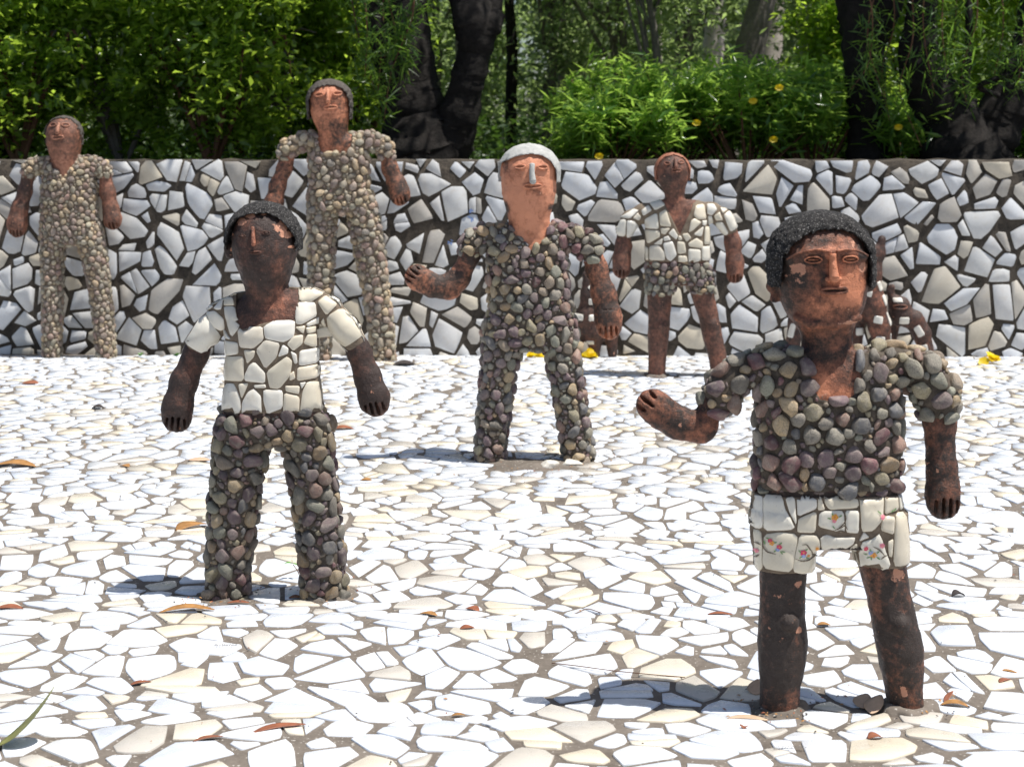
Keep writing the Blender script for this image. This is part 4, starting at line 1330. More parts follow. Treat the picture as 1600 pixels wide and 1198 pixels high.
    T = [[(180, 760), (262, 622), (292, 628), (370, 735), (298, 832)], [(297, 622), (345, 612), (388, 650), (392, 700), (365, 708), (335, 690)], [(283, 600), (305, 585), (335, 592), (300, 615)],
         [(305, 582), (345, 550), (395, 525), (402, 540), (345, 580)], [(338, 600), (370, 562), (382, 560), (375, 605), (350, 607)], [(400, 515), (475, 488), (450, 505), (405, 523)],
         [(387, 548), (430, 550), (440, 585), (385, 588)], [(388, 592), (442, 590), (470, 690), (432, 735), (395, 640)], [(385, 700), (430, 748), (378, 742)], [(385, 755), (465, 760), (468, 815), (390, 832)],
         [(465, 697), (500, 688), (585, 682), (592, 745), (540, 788), (475, 782)], [(592, 680), (640, 658), (742, 655), (738, 730), (690, 757), (600, 740)], [(390, 835), (495, 825), (495, 945), (385, 948)],
         [(495, 795), (552, 797), (545, 830), (512, 862)], [(555, 795), (600, 745), (672, 762), (655, 830), (600, 886)], [(499, 920), (520, 870), (547, 852), (600, 905), (598, 955), (500, 945)],
         [(607, 900), (705, 824), (730, 850), (720, 920), (668, 982), (622, 978)], [(662, 828), (685, 768), (712, 785), (710, 812)], [(705, 765), (735, 728), (780, 722), (778, 765), (735, 800)],
         [(722, 800), (750, 815), (755, 860), (740, 862)], [(748, 570), (835, 570), (842, 635), (775, 672), (745, 670)], [(742, 685), (790, 680), (782, 718)], [(795, 670), (852, 640), (850, 672), (800, 685)],
         [(792, 690), (835, 685), (832, 715), (800, 718)], [(782, 765), (800, 722), (838, 724), (838, 790)], [(765, 800), (845, 790), (842, 865), (760, 872)], [(717, 912), (738, 897), (745, 933), (718, 943)],
         [(755, 880), (845, 872), (848, 935), (752, 945)], [(369, 1115), (372, 1010), (408, 962), (445, 960), (478, 1030), (480, 1098)], [(468, 960), (520, 955), (485, 1035)], [(545, 965), (600, 960), (605, 978), (550, 978)],
         [(485, 1112), (488, 1050), (515, 1000), (545, 982), (580, 1020), (582, 1105)], [(592, 987), (685, 990), (684, 1075), (610, 1103), (593, 1045)], [(697, 968), (765, 970), (762, 1010), (700, 995)],
         [(692, 1002), (765, 1022), (762, 1110), (686, 1100)], [(765, 955), (795, 953), (775, 985)], [(767, 1095), (778, 1000), (800, 952), (845, 955), (865, 1010), (868, 1112)],
         [(748, 498), (800, 498), (875, 530), (812, 568), (760, 562)], [(845, 568), (880, 540), (942, 580), (890, 632)], [(892, 640), (958, 597), (1080, 722), (975, 793), (900, 720)], [(885, 525), (975, 575), (970, 588), (900, 545)],
         [(985, 590), (1060, 680), (1092, 760), (1078, 735), (1000, 640)], [(862, 665), (875, 645), (885, 690), (870, 700)], [(862, 700), (900, 732), (972, 800), (985, 830), (870, 745)]]
    T = [[(230 + x / 3.153, 290 + y / 3.153) for x, y in p] for p in T]
    dress_tiles(s, shirt, bv, T, M['tile_shirt'], 2.0, 2.0, 1.02)
    # trousers
    g = s.grid(305, 560, 632, 950, -62, 62, 0.0032)
    g.loft(s.st([(640, 350, 506, 36), (660, 346, 510, 38), (684, 342, 513, 37), (692, 348, 508, 33)]), n=2.7)
    g.loft(s.st([(655, 343, 434, 37), (700, 337, 415, 36), (760, 333, 406, 34), (800, 330, 399, 33), (850, 327, 392, 32), (900, 325, 384, 31), (955, 323, 386, 32)]), n=2.2, k=0.014)
    g.loft(s.st([(655, 430, 514, 37), (700, 447, 517, 36), (760, 456, 523, 34), (800, 462, 528, 33), (850, 470, 533, 32), (900, 476, 537, 32), (950, 473, 545, 34)]), n=2.2, k=0.014)
    g.roughen(60, 0.005); g.roughen(190, 0.0015)
    tr = s.emit('pebble_trousers', g, M['mortar'])
    V, Q = s.bv['pebble_trousers']
    scatter_pebbles(tr, s.root, V, Q, 8.2 * s.sc, 'pebble_dark', 3, 300, seed=15, spread=(0.6, 1.6), cover=0.85)
    foot_mound(s, [(352, 938, 42), (516, 932, 46)], M['mortar_floor'])
    return s

def bathing_cap_statue():
    s = Statue('salmon-faced central statue in a pebble suit with pale grey hair and one raised hand', (830, 718))
    g = s.grid(618, 985, 225, 540, -70, 70, 0.0036)
    head = egg(827, 43, 42, 228, 268, []) + [(280, 783, 869, 43, 0), (300, 784, 869, 42, 0), (318, 788, 865, 39, 0), (335, 793, 860, 35, 0), (352, 796, 859, 30, 1), (370, 795, 861, 27, 2), (400, 795, 861, 27, 2)]
    g.loft(s.st(head), n=2.25)
    torso = [(352, 794, 862, 16, 2), (362, 780, 874, 22, 1), (385, 774, 876, 26, 0), (430, 774, 874, 26, 0), (480, 776, 884, 27, 0), (515, 776, 884, 24, 0)]
    g.loft(s.st(torso), n=2.8, k=0.012)
    s.chain(g, [(745, 372, 15, 0), (733, 402, 14.5, 0), (716, 436, 17, -2), (701, 449, 18, -3)], 0.8, k=7)
    s.chain(g, [(701, 449, 18, -3), (676, 446, 17, -6), (658, 436, 18, -8), (651, 432, 19, -9)], 0.72, k=7)
    s.hand_slots(g, (680, 448), (634, 419), 34, 4, 2.1, 0.40, -9)
    s.chain(g, [(923, 385, 14, 0), (932, 420, 16, 0), (943, 460, 18, -2), (950, 495, 20.5, -3), (951, 510, 20.5, -3)], 0.72, k=7)
    s.hand_slots(g, (946, 475), (951, 531), 36, 4, 2.1, 0.42, -3)
    s.chain(g, [(930, 483, 1.2, -17), (966, 482, 1.2, -17)], op='cut')
    g.roughen(50, 0.003); g.roughen(140, 0.0012)
    stain = blobs(0.02, [(660, 448, 75, 55, 0.72), (640, 442, 12, 25, 0.4), (735, 410, 32, 40, 0.78), (948, 465, 48, 85, 0.72), (930, 410, 22, 20, 0.55), (788, 325, 9, 12, 0.7), (862, 324, 8, 6, 0.75), (788, 250, 8, 16, 0.75), (800, 350, 10, 8, 0.5), (830, 320, 14, 12, 0.22), (832, 300, 16, 6, 0.3)])
    body = s.emit('body', g, M['tc_salmon'], stain=stain, peel=blobs(0.0, [(820, 380, 20, 12, 0.25)]))
    bv = s.tree('body'); mt = M['tc_salmon']
    for cx, cy, ro in ((812.5, 260.5, -0.08), (847, 261, 0.08)):
        eye(s, bv, body, cx, cy, 7.8, 2.9, 1.7, mt, ro, False, 1.6)
    nose(s, bv, body, [(831, 256), (830.5, 270), (832, 283)], [4.0, 4.2, 5.2], [5, 6.5, 8], M['hair_grey'], None)
    lips(s, bv, body, 831.5, 290, 13.5, 3.0, 1.7, mt, 0.0, 0.0, 1.8)
    mb = MB(); mb.add(*s.relief(bv, ellipse_path(779, 263, 7, 12, 18), 2.6, 1.0, True))
    v = np.concatenate(mb.v); v[:, 1] = s.d + (v[:, 1] - v[:, 1].mean()) * 0.5
    mesh_obj('ear', v - np.array(s.root), mb.f, mt, body, attrs=dict(stain=np.full(len(v), 0.15), peel=np.zeros(len(v))))
    rows = egg(827, 44, 41, 229, 268, [(275, 783, 871, 41), (300, 784, 870, 40)])
    face = [(765, 330), (768, 258), (784, 254), (798, 247), (812, 242), (830, 240), (847, 243), (861, 252), (868, 264), (869, 330)]
    hair_cap(s, rows, face, 5.5, (765, 890, 215, 305, -60, 60, 0.003), M['hair_grey'], 284, (45, 2.2))
    g = s.grid(705, 955, 340, 735, -60, 60, 0.004)
    g.loft(s.st([(352, 786, 870, 20, 2), (362, 772, 884, 27, 1), (385, 763, 884, 32, 0), (430, 764, 884, 33, 0), (480, 766, 892, 34, 0), (520, 760, 898, 34, 0), (543, 758, 902, 31, 0)]), n=2.7)
    s.chain(g, [(790, 364, 12, 1), (762, 368, 15, 0), (742, 376, 16, 0), (734, 390, 16, 0)], 0.85, k=7)
    s.chain(g, [(866, 362, 12, 1), (895, 370, 16, 0), (918, 382, 17, 0), (925, 396, 16, 0)], 0.85, k=7)
    g.loft(s.st([(500, 760, 832, 33), (545, 757, 812, 31), (600, 752, 801, 29), (650, 747, 794, 28), (700, 745, 788, 28), (730, 745, 789, 28)]), n=2.2, k=0.014)
    g.loft(s.st([(500, 836, 896, 33), (545, 852, 902, 31), (600, 864, 909, 29), (650, 872, 917, 28), (700, 880, 925, 28), (730, 882, 928, 28)]), n=2.2, k=0.014)
    s.prism(g, [(790, 330), (798, 358), (833, 393), (860, 360), (866, 330)], -200, 2)
    s.prism(g, [(788, 330), (792, 352), (864, 352), (868, 330)], -200, 200)
    g.roughen(50, 0.005); g.roughen(150, 0.002)
    tr = s.emit('pebble_suit', g, M['mortar'])
    V, Q = s.bv['pebble_suit']
    scatter_pebbles(tr, s.root, V, Q, 6.6 * s.sc, 'pebble', 3, 300, seed=25, spread=(0.65, 1.45), cover=0.86)
    foot_mound(s, [(766, 718, 26), (906, 713, 32)], M['mortar'])
    return s

def tall_statue():
    s = Statue('tallest statue, back left of centre, in a pale pebble suit with square neckline', (548, 563))
    g = s.grid(408, 650, 122, 350, -50, 50, 0.0042)
    head = egg(515, 31, 29, 127, 157, []) + [(175, 485, 546, 29, 0), (190, 490, 544, 27, 0), (205, 497, 543, 22, 0), (222, 499, 544, 19, 1), (250, 499, 545, 18, 1)]
    g.loft(s.st(head), n=2.25)
    g.loft(s.st([(210, 498, 550, 13, 1), (220, 492, 562, 17, 0), (245, 492, 566, 18, 0), (300, 494, 566, 18, 0), (325, 496, 570, 16, 0)]), n=2.7, k=0.012)
    s.chain(g, [(452, 235, 11, 0), (445, 262, 11, 0), (434, 290, 12, -1), (428, 318, 14, -2), (428, 326, 14, -2)], 0.75, k=6)
    s.chain(g, [(603, 240, 11, 0), (610, 265, 12, 0), (620, 288, 13.5, -1), (625, 302, 14.5, -2), (625, 307, 14, -2)], 0.75, k=6)
    s.hand_slots(g, (618, 285), (627, 322), 26, 4, 1.7, 0.4, -2); s.hand_slots(g, (432, 305), (427, 340), 26, 4, 1.7, 0.4, -2)
    g.roughen(45, 0.003)
    body = s.emit('body', g, M['tc_salmon'], stain=blobs(0.45, [(515, 160, 40, 12, 0.40), (505, 185, 14, 20, 0.1), (520, 200, 30, 10, 0.55), (508, 225, 14, 20, 0.15), (530, 230, 16, 20, 0.62), (435, 290, 25, 60, 0.62), (615, 285, 30, 60, 0.70), (514, 140, 30, 8, 0.3)]), peel=blobs(0, []))
    bv = s.tree('body'); mt = M['tc_salmon']
    for cx, cy, ro in ((502, 149, -0.12), (530, 147, 0.0)):
        eye(s, bv, body, cx, cy, 6.3, 3.0, 1.2, mt, ro, False, 1.2)
    nose(s, bv, body, [(515.5, 142), (516, 152), (516.5, 160)], [2.4, 2.8, 3.6], [3, 4, 5], mt, None, stain=0.2)
    lips(s, bv, body, 519.5, 168.5, 10, 2.4, 1.3, mt, -0.05, 0.1, 1.2)
    rows = egg(515, 32, 27, 127.5, 157, [(165, 483, 547, 27), (190, 485, 545, 26)])
    face = [(484, 240), (484, 158), (489, 146), (498, 138), (514, 134), (530, 136), (542, 144), (547, 158), (547, 240)]
    hair_cap(s, rows, face, 4.5, (470, 560, 115, 200, -45, 45, 0.0036), M['hair_mid'], 186, (70, 2.5))
    g = s.grid(425, 632, 200, 575, -42, 42, 0.0052)
    g.loft(s.st([(212, 494, 558, 15, 1), (222, 486, 570, 21, 0), (245, 484, 575, 24, 0), (300, 485, 575, 24, 0), (318, 484, 580, 25, 0), (332, 486, 582, 22, 0)]), n=2.6)
    s.chain(g, [(500, 218, 9, 0), (475, 221, 12, 0), (452, 231, 12, 0), (446, 238, 11, 0)], 0.9, k=6)
    s.chain(g, [(555, 216, 9, 0), (577, 220, 12, 0), (598, 229, 12.5, 0), (604, 238, 12, 0)], 0.9, k=6)
    g.loft(s.st([(300, 484, 535, 24), (340, 483, 524, 22), (400, 483, 521, 20), (480, 484, 518, 18), (545, 488, 515, 16), (575, 490, 516, 16)]), n=2.2, k=0.014)
    g.loft(s.st([(300, 536, 580, 24), (340, 545, 592, 22), (400, 556, 601, 20), (450, 567, 606, 19), (520, 578, 614, 18), (575, 583, 618, 18)]), n=2.2, k=0.014)
    s.prism(g, [(497, 190), (499, 236), (506, 241), (547, 239), (553, 230), (550, 190)], -200, 2)
    s.prism(g, [(494, 190), (497, 212), (548, 212), (552, 190)], -200, 200)
    g.roughen(45, 0.005)
    tr = s.emit('pebble_suit', g, M['mortar_tan'])
    V, Q = s.bv['pebble_suit']
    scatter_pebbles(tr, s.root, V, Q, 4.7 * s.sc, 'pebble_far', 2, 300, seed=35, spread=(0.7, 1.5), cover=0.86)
    foot_mound(s, [(503, 562, 16), (600, 563, 22)], M['mortar_floor'])
    return s

def left_statue():
    s = Statue('copper-faced statue at the far left by the wall in a suit of small pebbles', (125, 551), depth=8.52)
    g = s.grid(0, 200, 178, 400, -48, 48, 0.0042)
    head = egg(100.5, 28, 28, 182, 212, []) + [(225, 73, 127, 28, 0), (245, 80, 124, 24, 0), (262, 84, 121, 20, 0), (285, 84, 121, 17, 0)]
    g.loft(s.st(head), n=2.25)
    g.loft(s.st([(248, 82, 126, 13, 0), (258, 76, 137, 16, 0), (290, 76, 140, 17, 0), (340, 76, 142, 17, 0), (370, 78, 144, 16, 0)]), n=2.7, k=0.012)
    s.chain(g, [(44, 272, 10, 0), (39, 300, 10, 0), (31, 325, 12, 0), (27, 348, 14.5, -1), (27, 357, 14, -1)], 0.75, k=6)
    s.chain(g, [(164, 272, 10, 0), (168, 300, 11, 0), (173, 325, 11.5, 0), (176, 342, 13, -1), (176, 346, 12.5, -1)], 0.75, k=6)
    s.hand_slots(g, (30, 340), (26, 371), 24, 4, 1.7, 0.4, -1); s.hand_slots(g, (174, 330), (177, 359), 24, 4, 1.7, 0.4, -1)
    g.roughen(45, 0.003)
    body = s.emit('body', g, M['tc_copper'], stain=blobs(0.45, [(100, 215, 30, 26, 0.42), (100, 262, 20, 20, 0.12), (98, 190, 30, 10, 0.6), (40, 300, 12, 30, 0.75), (30, 350, 20, 22, 0.4), (170, 310, 20, 40, 0.5)]), peel=blobs(0, []))
    bv = s.tree('body'); mt = M['tc_copper']
    for cx, cy, ro in ((89, 195.5, -0.1), (109, 195.5, 0.1)):
        eye(s, bv, body, cx, cy, 5.6, 2.5, 1.1, mt, ro, False, 0.8)
    nose(s, bv, body, [(99, 193), (99, 202), (98.5, 208)], [2.2, 2.7, 3.4], [2, 3.5, 4.5], mt, None, stain=0.2)
    lips(s, bv, body, 98.5, 215, 8.5, 2.2, 1.4, mt, -0.05, 0.15, 1.2)
    rows = egg(100, 27, 26, 182.5, 210, [(218, 73, 127, 26), (240, 74, 126, 25)])
    face = [(70, 290), (72, 208), (76, 196), (85, 187.5), (99, 184), (114, 187), (123, 196), (128, 208), (129, 290)]
    hair_cap(s, rows, face, 2.2, (60, 140, 172, 245, -42, 42, 0.0036), M['hair_mid'], 226, (70, 2.0))
    g = s.grid(25, 195, 235, 565, -42, 42, 0.0052)
    g.loft(s.st([(248, 78, 130, 15, 0), (258, 70, 144, 21, 0), (290, 67, 149, 23, 0), (340, 66, 151, 23, 0), (366, 66, 156, 24, 0), (382, 68, 156, 20, 0)]), n=2.6)
    s.chain(g, [(80, 256, 9, 0), (62, 258, 11, 0), (48, 264, 11, 0), (44, 270, 10, 0)], 0.9, k=6)
    s.chain(g, [(126, 254, 9, 0), (146, 257, 11, 0), (160, 264, 11, 0), (164, 270, 10, 0)], 0.9, k=6)
    g.loft(s.st([(350, 66, 112, 23), (390, 66, 100, 21), (434, 67, 97, 19), (490, 68, 96, 18), (570, 70, 94, 17)]), n=2.2, k=0.014)
    g.loft(s.st([(350, 112, 156, 23), (390, 126, 165, 21), (434, 137, 170, 19), (490, 146, 175, 18), (570, 154, 181, 18)]), n=2.2, k=0.014)
    s.prism(g, [(80, 230), (81, 256), (105, 279), (123, 256), (124, 230)], -200, 2)
    s.prism(g, [(78, 230), (82, 250), (123, 250), (126, 230)], -200, 200)
    g.roughen(45, 0.004)
    tr = s.emit('pebble_suit', g, M['mortar_tan'])
    V, Q = s.bv['pebble_suit']
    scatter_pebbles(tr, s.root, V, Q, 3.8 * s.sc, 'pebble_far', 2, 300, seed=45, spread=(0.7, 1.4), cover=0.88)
    return s

def waistcoat_statue():
    s = Statue('brown statue with white crockery shirt, pebble shorts and bare knees, near the wall', (1026, 588))
    g = s.grid(948, 1168, 238, 600, -50, 50, 0.0042)
    head = egg(1050.5, 27.5, 27, 240, 268, []) + [(280, 1025, 1076, 27, 0), (292, 1033, 1071, 23, 0), (305, 1039, 1069, 18, 0), (320, 1038, 1072, 17, 0), (345, 1038, 1078, 16, 0)]
    g.loft(s.st(head), n=2.25)
    g.loft(s.st([(312, 1030, 1086, 14, 0), (324, 1016, 1100, 18, 0), (345, 1010, 1106, 21, 0), (400, 1009, 1107, 21, 0), (445, 1012, 1113, 21, 0)]), n=2.7, k=0.012)
    s.chain(g, [(975, 360, 10, 0), (974, 385, 12, 0), (971, 405, 13, -1), (971, 421, 14, -2)], 0.75, k=6)
    s.chain(g, [(1140, 355, 10, 0), (1145, 380, 12, 0), (1148, 410, 13, -1), (1148, 429, 13.5, -2)], 0.75, k=6)
    s.hand_slots(g, (971, 402), (971, 437), 25, 4, 1.7, 0.45, -2); s.hand_slots(g, (1148, 410), (1148, 444), 25, 4, 1.7, 0.45, -2)
    s.chain(g, [(1134, 402, 1.2, -12), (1162, 403, 1.2, -12)], op='cut')
    g.loft(s.st([(430, 1010, 1056, 20), (460, 1011, 1050, 18), (500, 1013, 1047, 17), (520, 1012, 1046, 18), (560, 1013, 1041, 16), (592, 1012, 1039, 15)]), n=2.2, k=0.01)
    g.loft(s.st([(430, 1070, 1116, 20), (460, 1079, 1116, 18), (500, 1093, 1124, 17), (520, 1096, 1128, 18), (560, 1107, 1136, 16), (590, 1112, 1140, 15)]), n=2.2, k=0.01)
    s.ball(g, 1033, 509, 7, -13); s.ball(g, 1113, 505, 6.5, -13)
    g.roughen(45, 0.003)
    body = s.emit('body', g, M['tc_brown'], stain=blobs(0.42, [(1050, 268, 30, 26, 0.62), (1060, 340, 16, 24, 0.32), (1030, 500, 30, 60, 0.5), (1110, 500, 30, 60, 0.55)]), peel=blobs(0, []))
    bv = s.tree('body'); mt = M['tc_brown']
    for cx, cy in ((1040.5, 255), (1062, 253)):
        eye(s, bv, body, cx, cy, 4.2, 2.2, 0.9, mt, 0, False, 0.8)
    nose(s, bv, body, [(1052.5, 248), (1053, 256), (1053.5, 261)], [1.8, 2.2, 2.8], [2, 3.5, 4.5], mt, None, stain=0.3)
    lips(s, bv, body, 1054, 266, 7, 2.2, 1.2, mt, 0, 0.3, 1.0)
    # low raised hairline
    rows = egg(1050.5, 27.5, 26, 240, 268, [(285, 1025, 1076, 25)])
    face = [(1025, 330), (1025, 265), (1029, 254), (1038, 245), (1051, 242), (1066, 246), (1073, 256), (1076, 268), (1076, 330)]
    hair_cap(s, rows, face, 1.8, (1012, 1090, 232, 300, -42, 42, 0.0036), M['tc_brown'], 282, (60, 1.0))
    g = s.grid(950, 1165, 300, 420, -42, 42, 0.0042)
    g.loft(s.st([(314, 1028, 1088, 15, 0), (325, 1014, 1102, 20, 0), (345, 1008, 1108, 23, 0), (408, 1007, 1109, 23, 0)]), n=2.7)
    s.chain(g, [(1030, 325, 10, 0), (1005, 332, 13, 0), (985, 344, 14, 0), (976, 360, 13, 0)], 0.9, k=6)
    s.chain(g, [(1090, 324, 10, 0), (1112, 330, 13, 0), (1130, 342, 14, 0), (1139, 356, 13, 0)], 0.9, k=6)
    s.prism(g, [(1036, 295), (1038, 320), (1060, 366), (1080, 322), (1084, 295)], -200, 2)
    s.prism(g, [(1034, 295), (1038, 313), (1072, 313), (1078, 295)], -200, 200)
    s.prism(g, [(990, 409), (1130, 409), (1130, 440), (990, 440)], -200, 200)
    shirt = s.emit('shirt', g, M['mortar_tan'])
    bv = s.tree('shirt')
    T = [[(235, 440), (250, 370), (293, 365), (288, 445)], [(295, 370), (330, 375), (352, 400), (315, 462), (294, 450)], [(265, 358), (330, 318), (352, 325), (310, 362)], [(322, 360), (345, 335), (362, 355), (350, 372)],
         [(362, 325), (395, 300), (412, 325), (370, 350)], [(402, 292), (455, 278), (472, 300), (425, 325)], [(378, 365), (435, 335), (442, 410), (382, 408)], [(444, 335), (475, 318), (500, 400), (447, 395)],
         [(382, 414), (445, 417), (448, 445), (392, 480)], [(450, 405), (495, 405), (470, 435), (452, 430)], [(485, 430), (508, 405), (530, 440), (522, 460)], [(418, 480), (460, 450), (455, 482)], [(462, 448), (485, 440), (498, 460), (465, 465)],
         [(400, 490), (440, 482), (470, 520), (470, 555), (400, 555)], [(460, 474), (505, 465), (525, 530), (495, 560), (475, 545)], [(525, 465), (560, 470), (568, 520), (528, 525)], [(530, 532), (570, 534), (575, 567), (532, 567)],
         [(530, 440), (548, 445), (548, 460), (532, 460)], [(548, 432), (575, 428), (592, 450), (568, 470)], [(577, 475), (615, 450), (645, 470), (645, 500), (580, 490)], [(577, 500), (635, 505), (635, 557), (578, 567)],
         [(640, 490), (685, 490), (685, 558), (640, 555)], [(652, 480), (655, 400), (682, 398), (685, 485)], [(600, 435), (650, 395), (640, 445)], [(578, 425), (590, 370), (605, 360), (640, 378), (600, 415)],
         [(602, 345), (614, 300), (655, 295), (663, 365), (620, 365)], [(668, 295), (700, 295), (715, 320), (690, 348), (668, 340)], [(642, 372), (665, 370), (660, 395), (645, 392)], [(672, 350), (690, 350), (700, 385), (675, 392)],
         [(700, 350), (725, 330), (742, 370), (712, 372)], [(728, 312), (770, 320), (740, 340)], [(744, 345), (775, 325), (818, 400), (777, 425)], [(710, 380), (740, 378), (770, 430), (745, 455), (718, 415)], [(382, 490), (395, 500), (395, 555), (386, 555)]]
    T = [[(880 + x / 2.993, 220 + y / 2.993) for x, y in p] for p in T]
    dress_tiles(s, shirt, bv, T, M['tile_shirt'], 1.8, 1.6, 1.0, back=False)
    g = s.grid(1000, 1130, 400, 470, -42, 42, 0.0042)
    g.loft(s.st([(410, 1011, 1108, 22, 0), (436, 1010, 1114, 23, 0), (442, 1012, 1112, 20, 0)]), n=2.7)
    g.loft(s.st([(425, 1010, 1060, 23), (458, 1011, 1052, 21)]), n=2.2, k=0.01); g.loft(s.st([(425, 1068, 1115, 23), (456, 1078, 1116, 21)]), n=2.2, k=0.01)
    g.roughen(45, 0.003)
    sh = s.emit('pebble_shorts', g, M['mortar'])
    V, Q = s.bv['pebble_shorts']
    scatter_pebbles(sh, s.root, V, Q, 4.3 * s.sc, 'pebble', 2, 300, seed=55, spread=(0.7, 1.5), cover=0.86)
    foot_mound(s, [(1026, 587, 22)], M['mortar_floor'])
    return s

def animal(label, base, depth, limbs, inlays, extra=None, eyes=None):
    s = Statue(label, base, depth=depth, group='dark terracotta animals with white inlays by the wall', name='animal_statue')
    xs = [p[0] for c in limbs for p in c]; ys = [p[1] for c in limbs for p in c]
    g = s.grid(min(xs) - 32, max(xs) + 32, min(ys) - 32, max(ys) + 32, -70, 70, 0.0045)
    for c in limbs: s.chain(g, c, 0.9, k=8)
    g.roughen(50, 0.004)
    body = s.emit('body', g, M['tc_dark'], stain=blobs(0.62, [(xs[0], ys[0], 40, 40, 0.7), (1370, 480, 20, 50, 0.4)]), peel=blobs(0, []))
    bv = s.tree('body')
    for (x, y, w, h, a) in inlays:
        ca, sa = math.cos(a), math.sin(a)
        poly = [(x + u * w * ca - v * h * sa, y + u * w * sa + v * h * ca) for u, v in ((-1, -0.9), (0.9, -1), (1, 0.95), (-0.95, 1))]
        dress_tiles(s, body, bv, [poly], M['inlay'], 1.0, 1.2, 1.0, back=False, name='inlay')
    for (x, y, rx, ry) in (eyes or []):
        v, f = s.relief(bv, ellipse_path(x, y, rx, ry, 20), 1.6, 1.0, True)
        mesh_obj('mouth', v - np.array(s.root), f, M['tc_dark'], body, attrs=dict(stain=np.full(len(v), 0.3), peel=np.zeros(len(v))))
    return s

# ------------------------------------------------------------------ build the courtyard
FOOT_SPOTS = []
for px, py, r_ in ((1217, 1112, 34), (1415, 1104, 36), (352, 938, 30), (516, 932, 32), (766, 718, 22), (906, 713, 24), (826, 729, 34), (868, 727, 36), (503, 562, 14), (600, 563, 16), (1026, 588, 16), (1122, 580, 14)):
    p = px_ground(px, py)
    FOOT_SPOTS.append((p[0], p[1], r_ * p[1] / F))
build_floor()
wall = build_wall()

# soil terrace behind the wall, running out to the horizon, and the land around the courtyard
def sheet(name, x0, x1, y0, y1, z, mat, n=60, amp=0.0):
    xs = np.linspace(-1, 1, n); xs = np.sign(xs) * np.abs(xs) ** 2.2
    X, Y = np.meshgrid((x0 + x1) / 2 + xs * (x1 - x0) / 2, y0 + (np.linspace(0, 1, n) ** 2.4) * (y1 - y0))
    Z = z + amp * np.sin(X * 2.1) * np.sin(Y * 1.7)
    I = (np.arange(n - 1)[:, None] * n + np.arange(n - 1)[None, :]).ravel()
    o = mesh_obj(name, np.stack([X.ravel(), Y.ravel(), Z.ravel()], 1), np.stack([I, I + 1, I + n + 1, I + n], 1), mat)
    return tag(o, kind='structure')
def terrace():
    xs = np.sign(np.linspace(-1, 1, 90)) * np.abs(np.linspace(-1, 1, 90)) ** 2.2 * 300
    ts = np.linspace(0, 1, 60) ** 2.6 * 500
    V = []
    for t in ts:
        for x in xs:
            V.append((x, (wall_y(max(-9, min(9, x))) + 0.27) + t, 1.0 + 0.03 * math.sin(x * 2.1 + t) * math.sin(t * 1.7)))
    n = len(xs); Fc = [[j * n + i, j * n + i + 1, (j + 1) * n + i + 1, (j + 1) * n + i] for j in range(len(ts) - 1) for i in range(n - 1)]
    return tag(mesh_obj('terrace_soil', np.array(V), Fc, M['soil']), kind='structure')
terrace()
sheet('ground', -300, 300, -300, 9.0, -0.10, M['soil'])

front_statue()
white_shirt_statue()
bathing_cap_statue()
tall_statue()
left_statue()
waistcoat_statue()
animal('dark terracotta animal with upturned horn and white inlays, behind the nearest statue\'s head', (1300, 558), 8.1,
       [[(1378, 374, 6, 0), (1374, 396, 8, 0), (1366, 420, 11, 0)], [(1352, 392, 16, 0), (1354, 430, 20, 0), (1364, 475, 19, 0), (1374, 510, 16, 0), (1382, 562, 12, 0)],
        [(1354, 430, 20, 0), (1300, 440, 26, 0), (1262, 450, 20, 0)], [(1348, 460, 16, 12), (1342, 520, 11, 20), (1340, 562, 10, 22)], [(1262, 450, 18, 0), (1246, 500, 13, 0), (1234, 562, 11, 0)]],
       [(1369, 498, 7, 6, 0.2), (1345, 519, 6, 6, 0.0), (1373, 529, 7, 5, 0.1), (1354, 457, 5, 5, 0.3), (1372, 446, 3.5, 8, -0.4), (1380, 468, 3.0, 9, -0.35), (1388, 497, 3.0, 11, -0.25), (1396, 530, 3.5, 9, -0.15), (1236, 515, 4, 12, 0.25)])
animal('smaller dark terracotta animal with round mouth and white inlays, right of the nearest statue\'s head', (1430, 560), 8.2,
       [[(1393, 449, 5, 0), (1391, 458, 4, 0), (1396, 470, 6, 0)], [(1396, 470, 6, 0), (1404, 478, 15, -2), (1406, 492, 15, -4)], [(1406, 492, 15, -4), (1428, 500, 14, 0), (1440, 520, 13, 0), (1450, 562, 12, 0)], [(1404, 484, 14, 8), (1398, 520, 7, 14), (1396, 562, 7, 16)]],
       [(1400, 468, 7, 3.5, 0.0), (1409, 499, 8, 5.5, 0.05), (1433, 516, 5.5, 9, -0.5), (1442, 543, 5, 6, -0.2)], eyes=[(1403, 478, 10, 3.2)])
animal('dark terracotta animal with white inlays behind the central statue\'s hanging arm', (925, 549), 8.50,
       [[(918, 430, 8, 0), (922, 462, 13, 0), (918, 495, 17, 0), (928, 520, 15, 0), (930, 552, 8, 0)], [(905, 500, 10, 0), (903, 525, 8, 6), (903, 552, 7, 6)], [(928, 510, 12, 0), (955, 520, 10, 4), (957, 552, 8, 4)], [(922, 462, 12, 0), (940, 452, 10, -6)]],
       [(904, 494, 7, 5, 0.1), (924, 470, 5, 5, 0.0), (924, 495, 5, 5, 0.0), (923, 450, 5, 3, 0.8), (922, 534, 6, 3, 0.0)])

